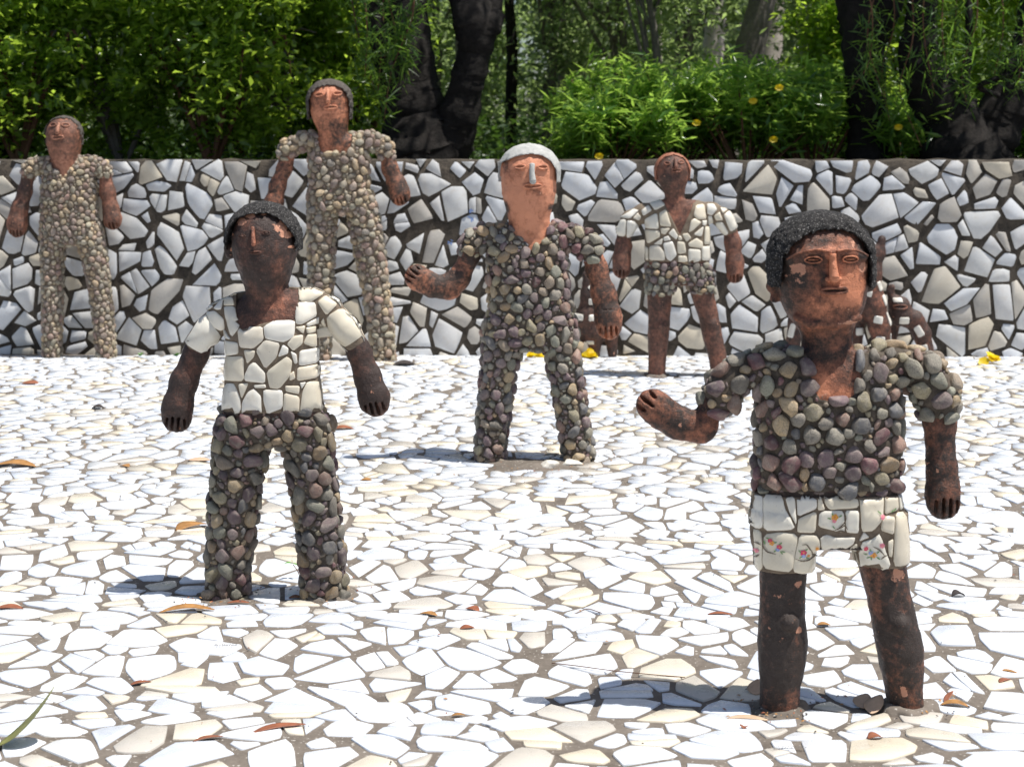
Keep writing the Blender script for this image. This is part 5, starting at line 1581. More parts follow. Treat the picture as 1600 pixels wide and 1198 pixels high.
# two white river stones set in mortar at the foot of the central statue
for i, (px, py, w, h, lab) in enumerate(((858, 730, 17, 8, 'left one of two white stones set in mortar at the central statue\'s feet'), (893, 727, 17, 7, 'right one of two white stones set in mortar at the central statue\'s feet'))):
    p = px_ground(px, py); sc = p[1] / F
    me = pebble_mesh('stone', 3, 300 + i, M['inlay'])
    o = bpy.data.objects.new('white_stone', me); COL.objects.link(o)
    o.location = (p[0], p[1], p[2] + 0.008); o.scale = (w * sc, w * sc * 0.8, h * sc * 1.0); o.rotation_euler = (0, 0, 0.2 * i)
    tag(o, lab, 'stone')
p = px_ground(835, 726)
mb = MB()
V, Fc = [], []
n = 40
for k in range(n):
    a = 2 * math.pi * k / n; q = 1 + 0.12 * math.sin(3 * a + 1) + 0.06 * math.sin(7 * a)
    for lv, hg in ((1.0, -0.004), (0.86, 0.007), (0.5, 0.010)):
        x = p[0] + math.cos(a) * 0.20 * q * lv; y = p[1] + math.sin(a) * 0.085 * q * lv
        V.append((x - p[0], y - p[1], float(terrain(x, y)) + hg + 0.002 * math.sin(9 * a + lv * 5)))
for k in range(n):
    k2 = (k + 1) % n
    for l in (0, 1): Fc.append([k * 3 + l, k2 * 3 + l, k2 * 3 + l + 1, k * 3 + l + 1])
Fc.append([k * 3 + 2 for k in range(n)])
o = mesh_obj('mortar_patch', np.array(V), Fc, M['mortar_floor']); o.location = (p[0], p[1], 0.0); tag(o, kind='structure')

# faint maker's marks left on a few broken plates
def floor_mark(px, py, w, rows, mat):
    p = px_ground(px, py); sc = p[1] / F; mb = MB(); r = random.Random(int(px))
    for j in range(rows):
        x = -w / 2
        while x < w / 2:
            L = r.uniform(1.4, 3.6)
            q = []
            for u, v in ((0, 0), (L, 0), (L, 1), (0, 1)):
                X = p[0] + (x + u) * sc; Y = p[1] + (v * 3.2 - j * 6.5 + 0.03 * x) * sc * 1.0
                q.append((X, Y, float(terrain(X, Y)) + 0.0072))
            mb.add(q, [[0, 1, 2, 3]])
            x += L + r.uniform(0.8, 1.8)
    o = mb.obj('printed_mark', mat, FLOOR, smooth=False); tag(o, kind='stuff')
FLOOR = bpy.data.objects['floor']
floor_mark(1233, 1172, 50, 2, M['print_grey']); floor_mark(352, 1011, 34, 2, M['print_grey']); floor_mark(571, 833, 20, 1, M['print_grey'])
for px, py in ((735, 330), (703, 378), (737, 343)):
    p = px_plane(px, py, 8.6); mb = MB()
    for k in range(5):
        x = p[0] + R.uniform(-.012, .012); z = p[2] + R.uniform(-.012, .012); a = R.uniform(0, 3.1); l = R.uniform(.006, .012)
        y = wall_y(x) - 0.0105
        ca, sa = math.cos(a) * l, math.sin(a) * l
        mb.add([(x - ca - sa * .25, y, z - sa + ca * .25), (x + ca - sa * .25, y, z + sa + ca * .25), (x + ca + sa * .25, y, z + sa - ca * .25), (x - ca + sa * .25, y, z - sa - ca * .25)], [[0, 1, 2, 3]])
    tag(mb.obj('printed_mark', M['print_blue'], wall, smooth=False), kind='stuff')

# ------------------------------------------------------------------ litter on the floor
def dry_leaf(label, px, py, L, W, ang, mat, curl=0.5, lift=0.004, rise=0.0, name='dry_leaf', cat='leaf', droop=0.0):
    """curled leaf: L, W in photo pixels along the floor, ang = direction on the floor"""
    p = px_ground(px, py); sc = p[1] / F
    Lm, Wm = L * sc, W * sc
    ca, sa = math.cos(ang), math.sin(ang)
    n = 12; V = []; Fc = []
    for i in range(n + 1):
        t = i / n
        w = Wm * (math.sin(math.pi * min(1, t * 0.96 + 0.02)) ** 0.75) * 0.5 + 0.0002
        x = (t - 0.5) * Lm
        side = 0.10 * Lm * math.sin(t * math.pi * 1.1)
        z = lift + curl * Lm * 0.08 * (math.sin(t * math.pi)) + rise * Lm * t ** 2
        for j, u in enumerate((-1, -0.4, 0.4, 1)):
            yy = u * w + side
            zz = z + abs(u) * curl * w * 0.4
            for off in (0.0,):
                V.append((x * ca - yy * sa, x * sa + yy * ca, zz))
    for i in range(n):
        for j in range(3):
            a = i * 4 + j; Fc.append([a, a + 1, a + 5, a + 4])
    o = mesh_obj(name, np.array(V), Fc, mat)
    md = o.modifiers.new('thickness', 'SOLIDIFY'); md.thickness = 0.0009
    o.location = p
    return tag(o, label, cat)

dry_leaf('large curled tan leaf lying just left of the left statue\'s feet', 292, 957, 88, 26, 0.22, M['leaf_dry'], 0.5)
dry_leaf('olive green curled leaf with its tip standing up at the bottom left corner', 42, 1166, 96, 58, 0.15, M['leaf_olive'], 0.5, rise=1.0)
dry_leaf('golden brown leaf on the floor at the left edge, level with the left statue\'s hand', 22, 730, 70, 36, 0.0, M['leaf_dry'], 0.5)
dry_leaf('narrow golden leaf touching the left statue\'s left leg', 300, 826, 62, 34, 0.9, M['leaf_dry'], 0.5)
dry_leaf('pinkish tan flake between the left edge and the left statue\'s hanging hand', 311, 720, 34, 30, 0.1, M['leaf_tan'], 0.1)
dry_leaf('small orange leaf just right of the left statue\'s waist', 536, 672, 34, 26, 0.2, M['leaf_red'], 0.5)
dry_leaf('small rust coloured leaf near the left edge below the wall', 47, 600, 26, 36, 0.1, M['leaf_red'], 0.2)
dry_leaf('dark red curled leaf at the left edge', 14, 953, 46, 22, 0.1, M['leaf_red'], 0.4)
dry_leaf('long narrow terracotta coloured leaf at the bottom, left of centre', 435, 1141, 92, 20, 0.5, M['leaf_red'], 0.2)
dry_leaf('short orange-brown leaf between tiles at the lower left', 220, 1070, 34, 12, 0.5, M['leaf_red'], 0.4)
dry_leaf('thin orange leaf near the bottom edge at the lower left', 325, 1157, 50, 10, 0.5, M['leaf_red'], 0.3)
dry_leaf('upper tan leaf standing in the shade between the nearest statue\'s feet', 1350, 1104, 34, 30, 1.2, M['leaf_tan'], 0.4, rise=0.4)
dry_leaf('lower tan leaf standing in the shade between the nearest statue\'s feet', 1368, 1112, 40, 30, 1.0, M['leaf_tan'], 0.4, rise=0.5)
dry_leaf('curled golden leaf right of the nearest statue\'s right foot', 1492, 1106, 46, 20, -0.2, M['leaf_dry'], 0.9)
dry_leaf('upright brown leaf tip right of the nearest statue\'s right foot', 1482, 1098, 24, 10, 0.8, M['leaf_red'], 0.9, rise=0.6)
dry_leaf('pale pink leaf leaning on the nearest statue\'s left foot', 1182, 1084, 26, 26, 1.3, M['leaf_tan'], 0.3, rise=0.7)
dry_leaf('long pinkish leaf flat on the floor left of the nearest statue\'s foot', 1168, 1126, 66, 18, -0.1, M['leaf_tan'], 0.2)
dry_leaf('black shrivelled leaf on the white tiles right of the nearest statue\'s knee', 1497, 934, 22, 20, 0.2, M['leaf_black'], 1.4)
dry_leaf('slim golden leaf at the right edge beside the nearest statue\'s calf', 1574, 1052, 30, 10, -0.3, M['leaf_dry'], 0.4)
dry_leaf('reddish sliver of leaf near the right edge', 1570, 1066, 28, 12, 0.6, M['leaf_red'], 0.4)
dry_leaf('small gold leaf between the nearest statue\'s knees', 1287, 979, 22, 14, 0.0, M['leaf_dry'], 0.6)
dry_leaf('brown leaf piece on the tiles left of the nearest statue\'s knee', 1125, 962, 40, 12, 0.0, M['leaf_red'], 0.3)
dry_leaf('small curled brown leaf in the middle of the floor', 738, 955, 26, 20, -0.5, M['leaf_red'], 0.6)
dry_leaf('small split brown leaf in the middle of the floor', 670, 962, 30, 16, -0.4, M['leaf_dry'], 0.4)
dry_leaf('brown leaf wedged on a tile left of the floor centre', 730, 984, 24, 18, 0.3, M['leaf_red'], 0.5)
dry_leaf('small golden leaf low in the middle of the floor', 716, 1120, 22, 10, 0.2, M['leaf_dry'], 0.4)
dry_leaf('little golden leaf right of the left statue\'s knee', 572, 752, 18, 18, 0.0, M['leaf_dry'], 0.4)
dry_leaf('ochre leaf scrap between the left statue and the central statue\'s feet', 195, 730, 18, 16, -0.5, M['leaf_dry'], 0.5)
dry_leaf('rusty leaf crumb at the bottom right of centre', 1367, 1156, 26, 22, 0.3, M['leaf_red'], 0.9)
dry_leaf('small hooked red leaf at the bottom below the nearest statue\'s left foot', 1163, 1140, 10, 14, 1.2, M['leaf_red'], 1.4)
dry_leaf('dark leaf stalk on tiles left of the left statue\'s hand', 153, 640, 20, 22, 0.2, M['leaf_black'], 0.9)
dry_leaf('dry twig-like leaf beside the feet of the tallest statue', 632, 571, 36, 40, 0.1, M['leaf_black'], 0.4)
dry_leaf('red scrap of leaf by the left statue\'s right foot', 462, 936, 22, 14, 0.2, M['leaf_red'], 0.5)
dry_leaf('rusty scraps of leaf under the left statue\'s left foot', 372, 944, 36, 12, 0.1, M['leaf_red'], 0.3)

# crumbs of leaf, bark and grit: along the wall, round the feet and in the joints
r = np.random.default_rng(77)
cx = [r.uniform(-3.6, 3.6, 420)]; cy = [8.50 - r.random(420) ** 2 * 0.5]
for fx, fy, fr in FOOT_SPOTS:
    n = 45; a = r.uniform(0, 6.28, n); q = fr * (0.9 + r.random(n) ** 2 * 2.2)
    cx.append(fx + np.cos(a) * q); cy.append(fy + np.sin(a) * q)
cx.append(r.uniform(-3.4, 3.4, 650)); cy.append(2.3 + r.random(650) * 6.0)
cx = np.concatenate(cx); cy = np.concatenate(cy)
mb = MB()
for x, y in zip(cx, cy):
    L = r.uniform(.0015, .006); a = r.uniform(0, 6.28); w = L * r.uniform(.25, .7)
    z = float(terrain(x, y)) + .0065
    ca, sa = math.cos(a), math.sin(a)
    mb.add([(x - ca * L, y - sa * L, z), (x + sa * w, y - ca * w, z + .0015), (x + ca * L, y + sa * L, z + L * .4), (x - sa * w, y + ca * w, z + .001), (x, y, z + .0035)], [[0, 1, 4], [1, 2, 4], [2, 3, 4], [3, 0, 4]], int(r.integers(0, 3)))
tag(mb.obj('litter_crumbs', None, smooth=False, mats=[M['leaf_black'], M['leaf_red'], M['leaf_dry']]), kind='stuff')

def twig(label, pts, r_):
    P = []
    for px, py, h in pts:
        q = px_ground(px, py); P.append((q[0], q[1], q[2] + h))
    c = np.array(P[0])
    v, f = tube(resample3(np.array(P) - c, 14), r_, 6)
    o = mesh_obj('twig', v, f, M['twig']); o.location = tuple(c); return tag(o, label, 'twig')
def resample3(P, n):
    t = np.linspace(0, 1, len(P)); u = np.linspace(0, 1, n)
    # smooth through the points
    out = np.stack([np.interp(u, t, P[:, k]) for k in range(3)], 1)
    for _ in range(3):
        out[1:-1] = 0.25 * out[:-2] + 0.5 * out[1:-1] + 0.25 * out[2:]
    return out
twig('long thin reddish stalk curving over the tiles left of the nearest statue', [(862, 1038, .004), (905, 1046, .009), (950, 1055, .012), (1010, 1059, .009), (1070, 1061, .005)], 0.0011)
twig('short hooked twig right of the floor centre', [(898, 961, .004), (918, 957, .012), (940, 961, .006)], 0.0012)

def flower_heap(label, px, py, w, n=14, seed=1):
    p = px_ground(px, py); sc = p[1] / F
    r = random.Random(seed); mb = MB()
    for k in range(n):
        a = r.uniform(0, 6.28); q = r.uniform(0, 1) ** 0.5
        cx, cy = math.cos(a) * w * sc * 0.5 * q, math.sin(a) * w * sc * 0.4 * q
        cz = 0.006 + (1 - q) * w * sc * 0.4
        n_ = Vector((r.gauss(0, .6), r.gauss(0, .6), 1)).normalized(); t = n_.orthogonal().normalized(); b = n_.cross(t)
        R_ = w * sc * r.uniform(.22, .34); V = [(cx, cy, cz)]
        for i in range(7):
            an = i * 2 * math.pi / 7; rr = R_ * r.uniform(.75, 1.1)
            v = t * math.cos(an) * rr + b * math.sin(an) * rr + n_ * R_ * 0.35
            V.append((cx + v.x, cy + v.y, max(0.001, cz + v.z)))
        mb.add(V, [[0, i + 1, (i + 1) % 7 + 1] for i in range(7)])
    o = mb.obj('fallen_flower', M['yellow'], smooth=False); o.location = p
    return tag(o, label, 'flower')
flower_heap('bright yellow fallen flower below the central statue\'s hanging hand', 919, 560, 26, 16, 1)
flower_heap('yellow fallen flower seen between the central statue\'s legs', 836, 559, 22, 11, 2)
flower_heap('yellow fallen petals by the wall at the far right', 1548, 569, 30, 10, 3)
flower_heap('yellow blossom beside the brown statue\'s knee, by the wall', 1209, 560, 16, 7, 4)

# seedling between the left statue's feet
p = px_ground(470, 905)
e = empty('seedling', p, 'tiny green seedling with three leaves growing between the left statue\'s feet', 'plant')
sc = p[1] / F
q = lambda px, py: np.array(px_plane(px, py, p[1])) - np.array(p)
v, f = tube(resample3(np.array([(0, 0, 0), q(466, 892), q(458, 882)]), 8), 0.0012, 6); mesh_obj('stem', v, f, M['twig'], e)
for (cx, cy, a, L) in ((446, 878, 3.0, 13), (456, 872, 1.6, 10), (465, 882, -0.3, 11)):
    c = q(457, 880); n = 8; V = [tuple(c)]
    for i in range(n + 1):
        t = i / n; w = math.sin(math.pi * t) * 0.5 * L * 0.55
        V.append((c[0] + (math.cos(a) * L * t) * sc, c[1] - w * sc * 0.8 - 0.01 * t, c[2] + (math.sin(a) * L * t * 0.8 + 1.5 * math.sin(math.pi * t)) * sc))
        V.append((c[0] + (math.cos(a) * L * t) * sc, c[1] + w * sc * 0.8 - 0.01 * t, c[2] + (math.sin(a) * L * t * 0.8 + w * 0.7) * sc))
    mesh_obj('leaf', np.array(V[1:]), [[2 * i, 2 * i + 1, 2 * i + 3, 2 * i + 2] for i in range(n)], M['leaf_green'], e)
for (px, lab) in ((218, 'tiny weed at the wall foot right of the far left statue'), (275, 'tiny weed at the wall foot nearer to the left statue\'s sleeve')):
    pp = px_ground(px, 557); mb = MB()
    for k in range(16):
        a = R.uniform(0, 6.28); L = R.uniform(.012, .03); w = 0.006; z = R.uniform(0.002, .02)
        mb.add([(0, 0, 0.002), (math.cos(a) * L * .5 - math.sin(a) * w, math.sin(a) * L * .5 + math.cos(a) * w, z), (math.cos(a) * L, math.sin(a) * L, z * 1.2), (math.cos(a) * L * .5 + math.sin(a) * w, math.sin(a) * L * .5 - math.cos(a) * w, z)], [[0, 1, 2, 3]])
    o = mb.obj('weed', M['leaf_green'], smooth=False); o.location = pp; tag(o, lab, 'weed')

# ------------------------------------------------------------------ plants
def at(px, py, d):
    return np.array(px_plane(px, py, d))

def leaves(centers, L, W, droop=0.0, seed=0, upbias=0.5, spread=1.0, fold=0.25):
    """leaf blades (two folded quads each) as arrays"""
    r = np.random.default_rng(seed)
    n = len(centers)
    d = r.normal(0, 1, (n, 3)) * np.array([1, 1, 0.55]); d[:, 2] -= droop * 1.6
    d /= np.linalg.norm(d, axis=1)[:, None]
    up = r.normal(0, 0.6 * spread, (n, 3)); up[:, 2] += upbias + 0.3
    sd = np.cross(d, up); sd /= np.linalg.norm(sd, axis=1)[:, None] + 1e-9
    nn = np.cross(sd, d)
    l = (L * r.uniform(0.6, 1.25, n))[:, None]; w = (W * r.uniform(0.7, 1.2, n))[:, None] * 0.5
    c = centers
    base = c - d * l * 0.5
    m1 = c - d * l * 0.12; tip = c + d * l * 0.5 - np.array([0, 0, 1]) * l * droop * 0.25
    f = nn * w * fold * 2
    P = np.stack([base, m1 + sd * w + f, tip, m1 - sd * w + f, m1 * 0.5 + (base + tip) * 0.25], 1)
    V = P.reshape(-1, 3)
    i = np.arange(n)[:, None] * 5
    Fc = np.concatenate([np.concatenate([i, i + 1, i + 4], 1), np.concatenate([i + 1, i + 2, i + 4], 1), np.concatenate([i + 2, i + 3, i + 4], 1), np.concatenate([i + 3, i, i + 4], 1)])
    return V, Fc

def clump_points(ells, n, seed, sub=60, sigma=0.12, shell=0.5):
    """clustered points inside ellipsoids: (center, radii)"""
    r = np.random.default_rng(seed)
    vol = np.array([e[1][0] * e[1][1] * e[1][2] for e in ells]) ** 0.75
    which = r.choice(len(ells), sub, p=vol / vol.sum())
    u = r.normal(0, 1, (sub, 3)); u /= np.linalg.norm(u, axis=1)[:, None]
    rad = r.random(sub) ** shell
    cs = np.array([e[0] for e in ells])[which] + u * rad[:, None] * np.array([e[1] for e in ells])[which]
    k = r.integers(0, sub, n)
    sz = r.uniform(0.5, 1.5, sub)
    return cs[k] + r.normal(0, sigma, (n, 3)) * sz[k][:, None] * np.array([1, 1, 0.8])

def limb(pts, radii, seed=0, seg=12, wob=0.03):
    r = np.random.default_rng(seed)
    P = np.array(pts, float); n = len(P)
    m = (n - 1) * 8 + 1
    t = np.linspace(0, n - 1, m)
    path = np.stack([np.interp(t, np.arange(n), P[:, k]) for k in range(3)], 1)
    rad = np.interp(t, np.arange(n), radii)
    for _ in range(6): path[1:-1] = 0.25 * path[:-2] + 0.5 * path[1:-1] + 0.25 * path[2:]
    path[1:-1] += r.normal(0, wob, (m - 2, 3)) * rad[1:-1, None] * 0.5
    v, f = tube(path, rad, seg)
    v = v + r.normal(0, 1, v.shape) * np.repeat(rad, seg)[:, None] * 0.05
    return v, f

def plant(name, label, cat, base, limbs, leafsets, bark, group=None, limb_name='trunk', crown='crown'):
    """limbs: list of (pts, radii); leafsets: list of (V, F, material)"""
    base = tuple(float(b) for b in base)
    e = empty(name, base, label, cat, group)
    b0 = np.array(base)
    if limbs:
        mb = MB(); k = 0
        v, f = limb(limbs[0][0] - b0, limbs[0][1], 1, 14); mb.add(v, f)
        mesh = mb.obj(limb_name, bark, e)
        for pts, rad in limbs[1:]:
            v, f = limb(np.array(pts) - b0, rad, 2 + k, 10); k += 1
            mesh_obj('branch', v, f, bark, e)
    for V, Fc, m in leafsets:
        mesh_obj(crown, V - b0, Fc, m, e, smooth=False)
    return e

GZ = 1.0
def gb(px, d):
    p = at(px, 240, d); return np.array([p[0], d, GZ - 0.03])

TG = 'trees behind the wall'
# forked dark tree behind the wall, left of centre
D = 9.75
b = gb(662, D)
pxr = lambda r_, d: r_ * d / F
plant('forked_tree', 'massive forked tree with near-black bark behind the wall, between the tallest and the central statue', 'tree', b,
      [(np.array([b, at(662, 235, D), at(650, 190, D), at(640, 130, D), at(636, 60, D), at(628, -40, D), at(610, -260, D), at(580, -700, D)]), [pxr(68, D), pxr(66, D), pxr(52, D), pxr(42, D), pxr(37, D), pxr(34, D), pxr(28, D), pxr(14, D)]),
       (np.array([at(690, 245, D), at(712, 195, D - .05), at(728, 140, D - .1), at(742, 85, D - .1), at(745, 40, D - .1), at(722, -30, D), at(700, -260, D), at(720, -700, D)]), [pxr(44, D), pxr(34, D), pxr(26, D), pxr(26, D), pxr(34, D), pxr(26, D), pxr(22, D), pxr(9, D)]),
       (np.array([at(748, 55, D - .1), at(766, 38, D - .12), at(780, 20, D - .1)]), [pxr(24, D), pxr(20, D), pxr(11, D)]),
       (np.array([at(730, 130, D), at(752, 70, D), at(766, 25, D), at(800, -160, D + .2), at(860, -500, D + .4)]), [pxr(16, D), pxr(15, D), pxr(17, D), pxr(14, D), pxr(6, D)]),
       (np.array([at(636, 170, D), at(606, 120, D - .1), at(590, 60, D - .2), at(570, -60, D - .3), at(480, -400, D - .3)]), [pxr(26, D), pxr(16, D), pxr(13, D), pxr(11, D), pxr(5, D)])],
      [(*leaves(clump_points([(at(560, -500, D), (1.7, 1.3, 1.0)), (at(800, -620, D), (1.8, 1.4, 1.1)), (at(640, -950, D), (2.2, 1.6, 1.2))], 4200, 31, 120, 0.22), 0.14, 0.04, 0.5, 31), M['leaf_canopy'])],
      M['bark_dark'], TG)
# straight dark trunk right
D = 9.9
b = gb(1357, D)
plant('dark_tree', 'straight dark tree trunk rising from the wall top, right of centre', 'tree', b,
      [(np.array([b, at(1355, 180, D), at(1350, 90, D), at(1345, 0, D), at(1340, -200, D), at(1310, -700, D)]), [pxr(34, D), pxr(29, D), pxr(32, D), pxr(34, D), pxr(28, D), pxr(12, D)]),
       (np.array([at(1362, 60, D), at(1385, 10, D), at(1400, -80, D), at(1480, -400, D)]), [pxr(24, D), pxr(26, D), pxr(22, D), pxr(8, D)]),
       (np.array([at(1342, 60, D), at(1318, 0, D), at(1290, -120, D), at(1200, -400, D)]), [pxr(16, D), pxr(15, D), pxr(12, D), pxr(6, D)])],
      [(*leaves(clump_points([(at(1330, -560, D), (1.7, 1.4, 0.9)), (at(1420, -950, D), (2.0, 1.5, 1.1))], 1900, 32, 80, 0.22), 0.14, 0.04, 0.5, 32), M['leaf_canopy'])],
      M['bark_dark'], TG)
# squat forked tree far right
D = 9.7
b = gb(1508, D)
plant('forked_tree', 'squat dark tree splitting into two thick stems behind the wall at the far right', 'tree', b,
      [(np.array([b, at(1500, 225, D), at(1480, 185, D), at(1452, 135, D), at(1434, 88, D), at(1440, 20, D), at(1452, -200, D), at(1440, -600, D)]), [pxr(74, D), pxr(66, D), pxr(46, D), pxr(36, D), pxr(33, D), pxr(22, D), pxr(18, D), pxr(9, D)]),
       (np.array([at(1535, 240, D), at(1562, 185, D), at(1590, 125, D), at(1612, 60, D), at(1630, -60, D), at(1640, -500, D)]), [pxr(50, D), pxr(40, D), pxr(32, D), pxr(28, D), pxr(24, D), pxr(9, D)]),
       (np.array([at(1500, 190, D), at(1506, 130, D - .1), at(1515, 60, D - .1), at(1512, -40, D - .1), at(1540, -400, D)]), [pxr(20, D), pxr(9, D), pxr(6, D), pxr(5, D), pxr(3, D)]),
       (np.array([at(1560, 150, D - .3), at(1520, 135, D - .4), at(1600, 110, D - .5), at(1650, 95, D - .5)]), [pxr(4, D), pxr(4, D), pxr(4, D), pxr(3, D)])],
      [(*leaves(clump_points([(at(1560, -560, D), (1.7, 1.4, 0.9)), (at(1750, -300, D), (1.3, 1.4, 1.0)), (at(1640, -950, D), (2.2, 1.5, 1.2))], 3600, 33, 110, 0.22), 0.14, 0.04, 0.5, 33), M['leaf_canopy'])],
      M['bark_dark'], TG)
# dark trunk at the left frame edge
D = 10.6
b = gb(-22, D)
plant('dark_tree', 'dark tree trunk cut by the left edge behind the wall', 'tree', b,
      [(np.array([b, at(-20, 120, D), at(-12, 20, D), at(-14, -160, D), at(-60, -600, D)]), [pxr(36, D), pxr(26, D), pxr(24, D), pxr(22, D), pxr(9, D)])],
      [(*leaves(clump_points([(at(-100, -500, D), (1.8, 1.4, 1.1)), (at(200, -720, D), (1.8, 1.6, 0.9))], 3000, 34, 90, 0.22), 0.13, 0.04, 0.4, 34), M['leaf_canopy'])],
      M['bark_dark'], TG)
# pale and grey trunks further back
for i, (px0, px1, pyt, d, r0, mk, lab) in enumerate((
        (1130, 1192, -10, 13.5, 24, 'bark_grey', 'leaning grey eucalyptus trunk behind the yellow-flowered bushes'),
        (1196, 1204, 10, 17.0, 23, 'bark_pale', 'pale pinkish eucalyptus trunk just right of the leaning grey one'),
        (1112, 1116, -10, 21.0, 17, 'bark_pale', 'pale trunk partly hidden left of the leaning grey one'),
        (728, 720, -10, 12.5, 13, 'bark_grey', 'slender pale grey trunk behind the dark forked tree'),
        (800, 797, -10, 15.0, 9, 'bark_dark', 'thin dark sapling right of the dark forked tree'),
        (1022, 1030, -10, 15.5, 7, 'bark_pale', 'thin pale curved trunk left of the yellow-flowered bushes'),
        (1062, 1066, -10, 19.0, 10, 'bark_grey', 'thin grey trunk in the wood above the brown statue'),
        (886, 900, -10, 24.0, 10, 'bark_grey', 'far grey trunk in the wood above the central statue'))):
    b = gb(px0, d)
    xs = [px0 + (px1 - px0) * t for t in (0, .35, .7, 1.0, 1.5, 2.0)]
    ys = [238, 160, 80, 0, -160, -420]
    pts = [b] + [at(x + 3 * math.sin(k * 2.1 + i), y, d) for k, (x, y) in enumerate(zip(xs, ys))]
    pts.append(at(xs[-1] + 20, -700, d))
    br = [(np.array([at(xs[3], -60, d), at(xs[3] + 60, -160, d - .4), at(xs[3] + 160, -300, d - .8)]), [pxr(r0 * .5, d), pxr(r0 * .4, d), pxr(r0 * .15, d)])]
    ells = [(at(px1 + dx, dy, d + dz), (1.3 * d / 15, 1.2 * d / 15, 0.8 * d / 15)) for dx, dy, dz in ((-60, -260, 0), (90, -330, -.5), (0, -480, .4), (160, -120, 0.8))]
    plant('eucalyptus_tree', lab, 'tree', b, [(np.array(pts), [pxr(r0 * k, d) for k in (1.15, 1.05, 1.0, .95, .85, .7, .5, .2)])] + br,
          [(*leaves(clump_points(ells, 2600, 60 + i, 70, 0.22), 0.14, 0.035, 0.35, 60 + i), M['leaf_euc'])], M[mk], TG)

# hedge of broad-leaved shrubs along the left
HG = 'broad-leaved shrubs behind the wall on the left'
for i, (px, d, w, lab) in enumerate(((30, 10.2, 0.75, 'leafy dark green shrub behind the far left statue, nearest to the left edge'), (190, 10.5, 0.8, 'leafy shrub right of the far left statue\'s head'),
                                (330, 10.2, 0.75, 'leafy shrub above the wall midway between the two back left statues'), (450, 10.7, 0.75, 'dark shaded shrub just left of the tallest statue\'s head'),
                                (560, 11.2, 0.7, 'shrub behind the tallest statue\'s right shoulder'), (110, 12.2, 0.95, 'taller shrub filling the gap high at the far left'), (380, 12.4, 1.0, 'taller shrub filling the gap above the left statue'), (-120, 10.6, 0.8, 'leafy shrub cut off by the left edge'))):
    b = gb(px, d)
    hgt = (0.72, 0.95, 0.62, 1.0, 0.85)[i % 5] if d < 12 else 1.9
    limbs = []
    rr = random.Random(70 + i)
    for k in range(7):
        a = rr.uniform(-1, 1); bb = rr.uniform(-.5, .5)
        limbs.append((np.array([b, b + (a * .2, bb * .2, .45), b + (a * .5, bb * .45, .95), b + (a * .8 * w + rr.uniform(-.2, .2), bb * .8, hgt * .9)]), [.02, .016, .011, .004]))
    ells = [(b + (0, 0, .45), (w * .75, .5, .42)), (b + (0, .1, 1.05), (w * .8, .5, .5)), (b + (0, .1, hgt), (w * .8, .5, .5)), (b + (0.1, 0, hgt + .6), (w * .9, .55, .4))]
    plant('shrub', lab, 'shrub', b, limbs, [(*leaves(clump_points(ells, 8500, 80 + i, 105, 0.088, 0.45), 0.075, 0.036, 0.15, 80 + i, 0.8), M['leaf_hedge'])], M['bark_grey'] if i % 2 else M['twig'], HG, limb_name='stem', crown='foliage')
    
# oleander-like bushes with yellow flowers right of centre
OG = 'long-leaved bushes with yellow flowers behind the wall'
for i, (px, d, w, h, lab) in enumerate(((960, 9.7, .42, .30, 'low bright green long-leaved bush at the left end of the flowering bushes'), (1060, 9.9, .5, .42, 'bright green flowering bush directly above the brown statue\'s head'),
                                   (1170, 9.8, .5, .45, 'bright green long-leaved bush with yellow flowers in front of the grey leaning trunk'), (1270, 10.0, .45, .42, 'bright green flowering bush left of the straight dark trunk'),
                                   (990, 11.0, .55, .50, 'second-row long-leaved bush left of the grey leaning trunk'), (1250, 11.2, .55, .42, 'second-row long-leaved bush left of the straight dark trunk'),
                                   (1412, 10.0, .32, .35, 'low bush between the two dark trunks at the right'), (1640, 10.1, .5, .35, 'low bush cut off by the right edge'))):
    b = gb(px, d); rr = random.Random(90 + i)
    limbs = []; cs = []
    for k in range(26):
        a = rr.uniform(-1, 1) * w; bb = rr.uniform(-.4, .4); hh = h * rr.uniform(.7, 1.5)
        tip = b + (a, bb, hh)
        limbs.append((np.array([b + (a * .2, bb * .2, 0), b + (a * .6, bb * .6, hh * .55), tip]), [.009, .007, .003]))
        cs.append(tip)
    n = 3800
    r = np.random.default_rng(95 + i)
    kk = r.integers(0, len(cs), n)
    t = r.random(n) ** 0.6
    L0 = np.array([l[0][1] for l in limbs])[kk]; L1 = np.array(cs)[kk]
    pts = L0 * (1 - t[:, None]) + L1 * t[:, None] + r.normal(0, 0.05, (n, 3))
    e_ = plant('flowering_bush', lab, 'bush', b, limbs[:1] , [(*leaves(pts, 0.135, 0.021, 0.05, 96 + i, 0.8), M['leaf_bright'])], M['twig'], OG, limb_name='stem', crown='foliage')
    mb = MB()
    for pts_, rad in limbs[1:]:
        mb.add(*limb(pts_ - b, rad, 3, 5))
    tag(mb.obj('stems', M['twig'], e_), kind='stuff')
    spots = {1: [(1088, 192)], 2: [(1176, 158), (1217, 137), (1208, 218)], 3: [], 0: [(936, 244)], 6: [(1403, 199)]}.get(i, [])
    for (fx, fy) in spots:
        c = at(fx, fy, d - .55) - b; mb = MB()
        for k in range(6):
            a = k * 1.047 + .3; t = np.array([math.cos(a), -.5, math.sin(a) * .7]) * .028; s_ = np.array([-math.sin(a), 0, math.cos(a)]) * .014
            mb.add([c, c + t * .6 + s_, c + t, c + t * .6 - s_], [[0, 1, 2, 3]])
        mb.obj('flower', M['yellow'], e_, smooth=False)

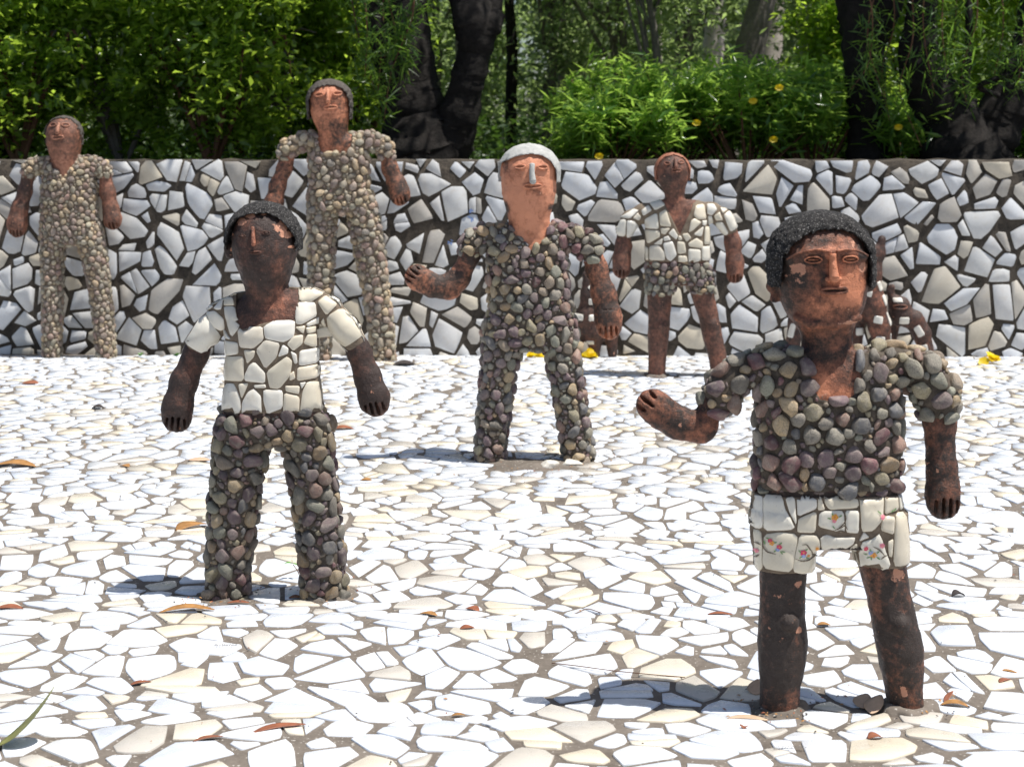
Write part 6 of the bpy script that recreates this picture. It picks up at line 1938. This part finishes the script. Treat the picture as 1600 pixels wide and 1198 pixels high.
# round-leaved bush left of the straight trunk
b = gb(1318, 11.6)
plant('shrub', 'round-leaved bush with lit yellow-green leaf tips, high left of the straight dark trunk', 'shrub', b,
      [(np.array([b, b + (-.05, 0, .5), b + (-.1, 0, 1.0)]), [.02, .014, .006]), (np.array([b, b + (.2, 0, .5), b + (.3, 0, 1.1)]), [.016, .012, .005])],
      [(*leaves(clump_points([(b + (0, 0, .6), (.38, .45, .5)), (b + (-.08, 0, 1.05), (.36, .4, .35))], 5000, 120, 70, 0.09), 0.07, 0.036, 0.1, 120, 0.8), M['leaf_hedge'])], M['twig'], 'round-leaved shrubs behind the wall on the right', limb_name='stem', crown='foliage')
for i, (px, d, lab) in enumerate(((1450, 11.8, 'shrub filling the space between the two dark right-hand trunks'), (1570, 12.2, 'shrub behind the squat forked tree at the far right'), (1680, 11.4, 'shrub cut off by the right edge'))):
    b = gb(px, d)
    plant('shrub', lab, 'shrub', b, [(np.array([b, b + (.1, 0, .8), b + (.0, 0, 1.6)]), [.03, .02, .006]), (np.array([b, b + (-.3, 0, .8), b + (-.4, 0, 1.5)]), [.02, .014, .005])],
          [(*leaves(clump_points([(b + (0, 0, .5), (.7, .5, .45)), (b + (0, 0, 1.3), (.8, .5, .5)), (b + (0, 0, 2.1), (.8, .5, .5))], 8000, 130 + i, 150, 0.11), 0.08, 0.034, 0.2, 130 + i, 0.7), M['leaf_hedge'])], M['twig'], 'round-leaved shrubs behind the wall on the right', limb_name='stem', crown='foliage')

# drooping narrow-leaved boughs hanging in from above
def hanging(label, strands, d, seed, n_leaf, L=0.13, W=0.011):
    rr = np.random.default_rng(seed)
    x0, y0 = strands[0][0]
    b = at(x0, -60, d)
    e = empty('hanging_bough', tuple(b), label, 'branch', 'drooping narrow-leaved boughs in front of the trees')
    mb = MB(); P = []; 
    for k, st in enumerate(strands):
        dd = d + rr.normal(0, .12)
        pts = np.array([at(x, y, dd) for x, y in st])
        v, f = limb(pts - b, [.005, .004] + [.0025] * (len(st) - 2) if len(st) > 2 else [.004, .002], seed + k, 6); mb.add(v, f)
        m = n_leaf // len(strands)
        t = rr.random(m) ** .8 * (len(st) - 1)
        i = np.minimum(t.astype(int), len(st) - 2); fr = (t - i)[:, None]
        P.append(pts[i] * (1 - fr) + pts[i + 1] * fr + rr.normal(0, .035, (m, 3)))
    tag(mb.obj('twigs', M['twig'], e), kind='stuff')
    V, Fc = leaves(np.concatenate(P), L, W, 0.35, seed, 0.3)
    mesh_obj('foliage', V - b, Fc, M['leaf_willow'], e, smooth=False)
hanging('drooping narrow-leaved bough over the left stem of the dark forked tree', [[(600, -80), (598, 60), (590, 150)], [(640, -80), (650, 20), (610, 110), (600, 190)], [(560, -80), (575, 40), (570, 120)], [(590, -80), (620, 60), (640, 120)],
        [(660, -80), (640, 40), (600, 90)], [(540, -80), (555, 40), (585, 140)]], 9.3, 201, 900)
hanging('drooping narrow-leaved bough right of the straight dark trunk', [[(1390, -80), (1400, 40), (1375, 110), (1390, 190)], [(1340, -80), (1365, 20), (1360, 100), (1330, 140)], [(1420, -80), (1430, 60), (1400, 140), (1440, 230)], [(1380, -60), (1350, 60), (1380, 150)],
        [(1450, -80), (1440, 40), (1460, 150)]], 9.35, 202, 400)
hanging('drooping narrow-leaved bough in front of the squat forked tree', [[(1480, -80), (1470, 40), (1480, 120)], [(1520, -80), (1530, 30), (1500, 110), (1510, 160)], [(1560, -80), (1570, 50), (1550, 130)], [(1610, -80), (1600, 60), (1590, 140)], [(1500, -80), (1490, 80)]], 9.25, 203, 700)

# mid-distance trees right behind the centre
for i, (px, d, z0, hgt, w, lab) in enumerate(((850, 15.0, .2, 2.0, 0.75, 'feathery green tree in the wood right of the dark forked tree'), (960, 14.0, .2, 1.9, 0.9, 'loose-leaved tree behind the left end of the flowering bushes'),
                                         (1060, 16.5, 1.4, 2.6, 1.1, 'loose tree with light leaves above the flowering bushes'), (870, 19.0, .3, 3.0, 0.9, 'hazy green tree further back in the wood above the central statue'),
                                         (930, 21.0, .6, 3.6, 1.5, 'hazy tree far back in the wood, right of the central statue'), (1010, 12.6, 1.3, 1.6, .55, 'leafy bough cluster high in front of the wood'), (1120, 24.0, .3, 3.6, 1.5, 'distant tree behind the grey trunks'),
                                         (745, 18.0, .2, 1.3, .6, 'low green tree in the wood just right of the dark forked tree'), (672, 14.0, .2, 2.2, .45, 'green tree glimpsed through the fork of the dark tree'), (1310, 15.0, .5, 2.6, 0.6, 'tree behind the straight dark trunk'), (1430, 16.0, .5, 3.0, 1.3, 'green tree in the wood behind the two right-hand trunks'),
                                         (1600, 16.0, .5, 3.0, 1.3, 'green tree in the wood at the right edge'), (500, 15.5, .5, 3.0, 1.3, 'green tree in the wood behind the tallest statue'), (250, 16.0, .5, 3.2, 1.5, 'green tree in the wood high behind the left hedge'), (20, 16.0, .5, 3.2, 1.4, 'green tree in the wood at the left edge'))):
    b = gb(px, d); rr = random.Random(140 + i)
    k = d / 15
    limbs = [(np.array([b, b + (.1, 0, hgt * .5), b + (-.05, 0, hgt), b + (.05, 0, hgt + 1.2)]), [.05 * k, .04 * k, .025 * k, .01 * k])]
    for q_ in range(5):
        a = rr.uniform(-1, 1)
        limbs.append((np.array([b + (0, 0, hgt * rr.uniform(.3, .8)), b + (a * .5 * w, 0, hgt * rr.uniform(.6, 1.0)), b + (a * w, rr.uniform(-.3, .3), hgt * rr.uniform(.9, 1.4))]), [.022 * k, .014 * k, .005 * k]))
    ells = [(b + (rr.uniform(-.5, .5) * w, rr.uniform(-.3, .3), z0 + hgt * t), (w * .8, .6, hgt * .22)) for t in (.1, .35, .6, .85, 1.1)]
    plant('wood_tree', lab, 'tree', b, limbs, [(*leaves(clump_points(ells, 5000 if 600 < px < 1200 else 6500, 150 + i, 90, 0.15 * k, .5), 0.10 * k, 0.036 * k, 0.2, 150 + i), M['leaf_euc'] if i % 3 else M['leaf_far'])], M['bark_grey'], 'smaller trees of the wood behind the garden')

# far-off wood closing the view
r = np.random.default_rng(400)
P = []
for k in range(120):
    d = r.uniform(27, 60); x = r.uniform(-1.0, 1.0) * d * 0.62
    if 690 < 800 + F * x / d < 800: continue
    c = np.array([x, d, GZ + r.uniform(0.3, 4.0)]); P.append((c, (r.uniform(1.2, 2.6), 1.5, r.uniform(1.0, 2.2))))
pts = clump_points(P, 60000, 401, 1500, 0.5)
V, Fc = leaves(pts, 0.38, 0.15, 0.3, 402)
tag(mesh_obj('far_wood', V, Fc, M['leaf_far'], smooth=False), kind='stuff')
# low undergrowth on the terrace
pts = np.stack([r.uniform(-7, 7, 26000), 10.6 + r.random(26000) ** 1.5 * 14, GZ + r.random(26000) ** 2 * 0.35], 1)
V, Fc = leaves(pts, 0.10, 0.035, -0.1, 403)
tag(mesh_obj('undergrowth', V, Fc, M['leaf_canopy'], smooth=False), kind='stuff')
print('built', len(bpy.data.objects))
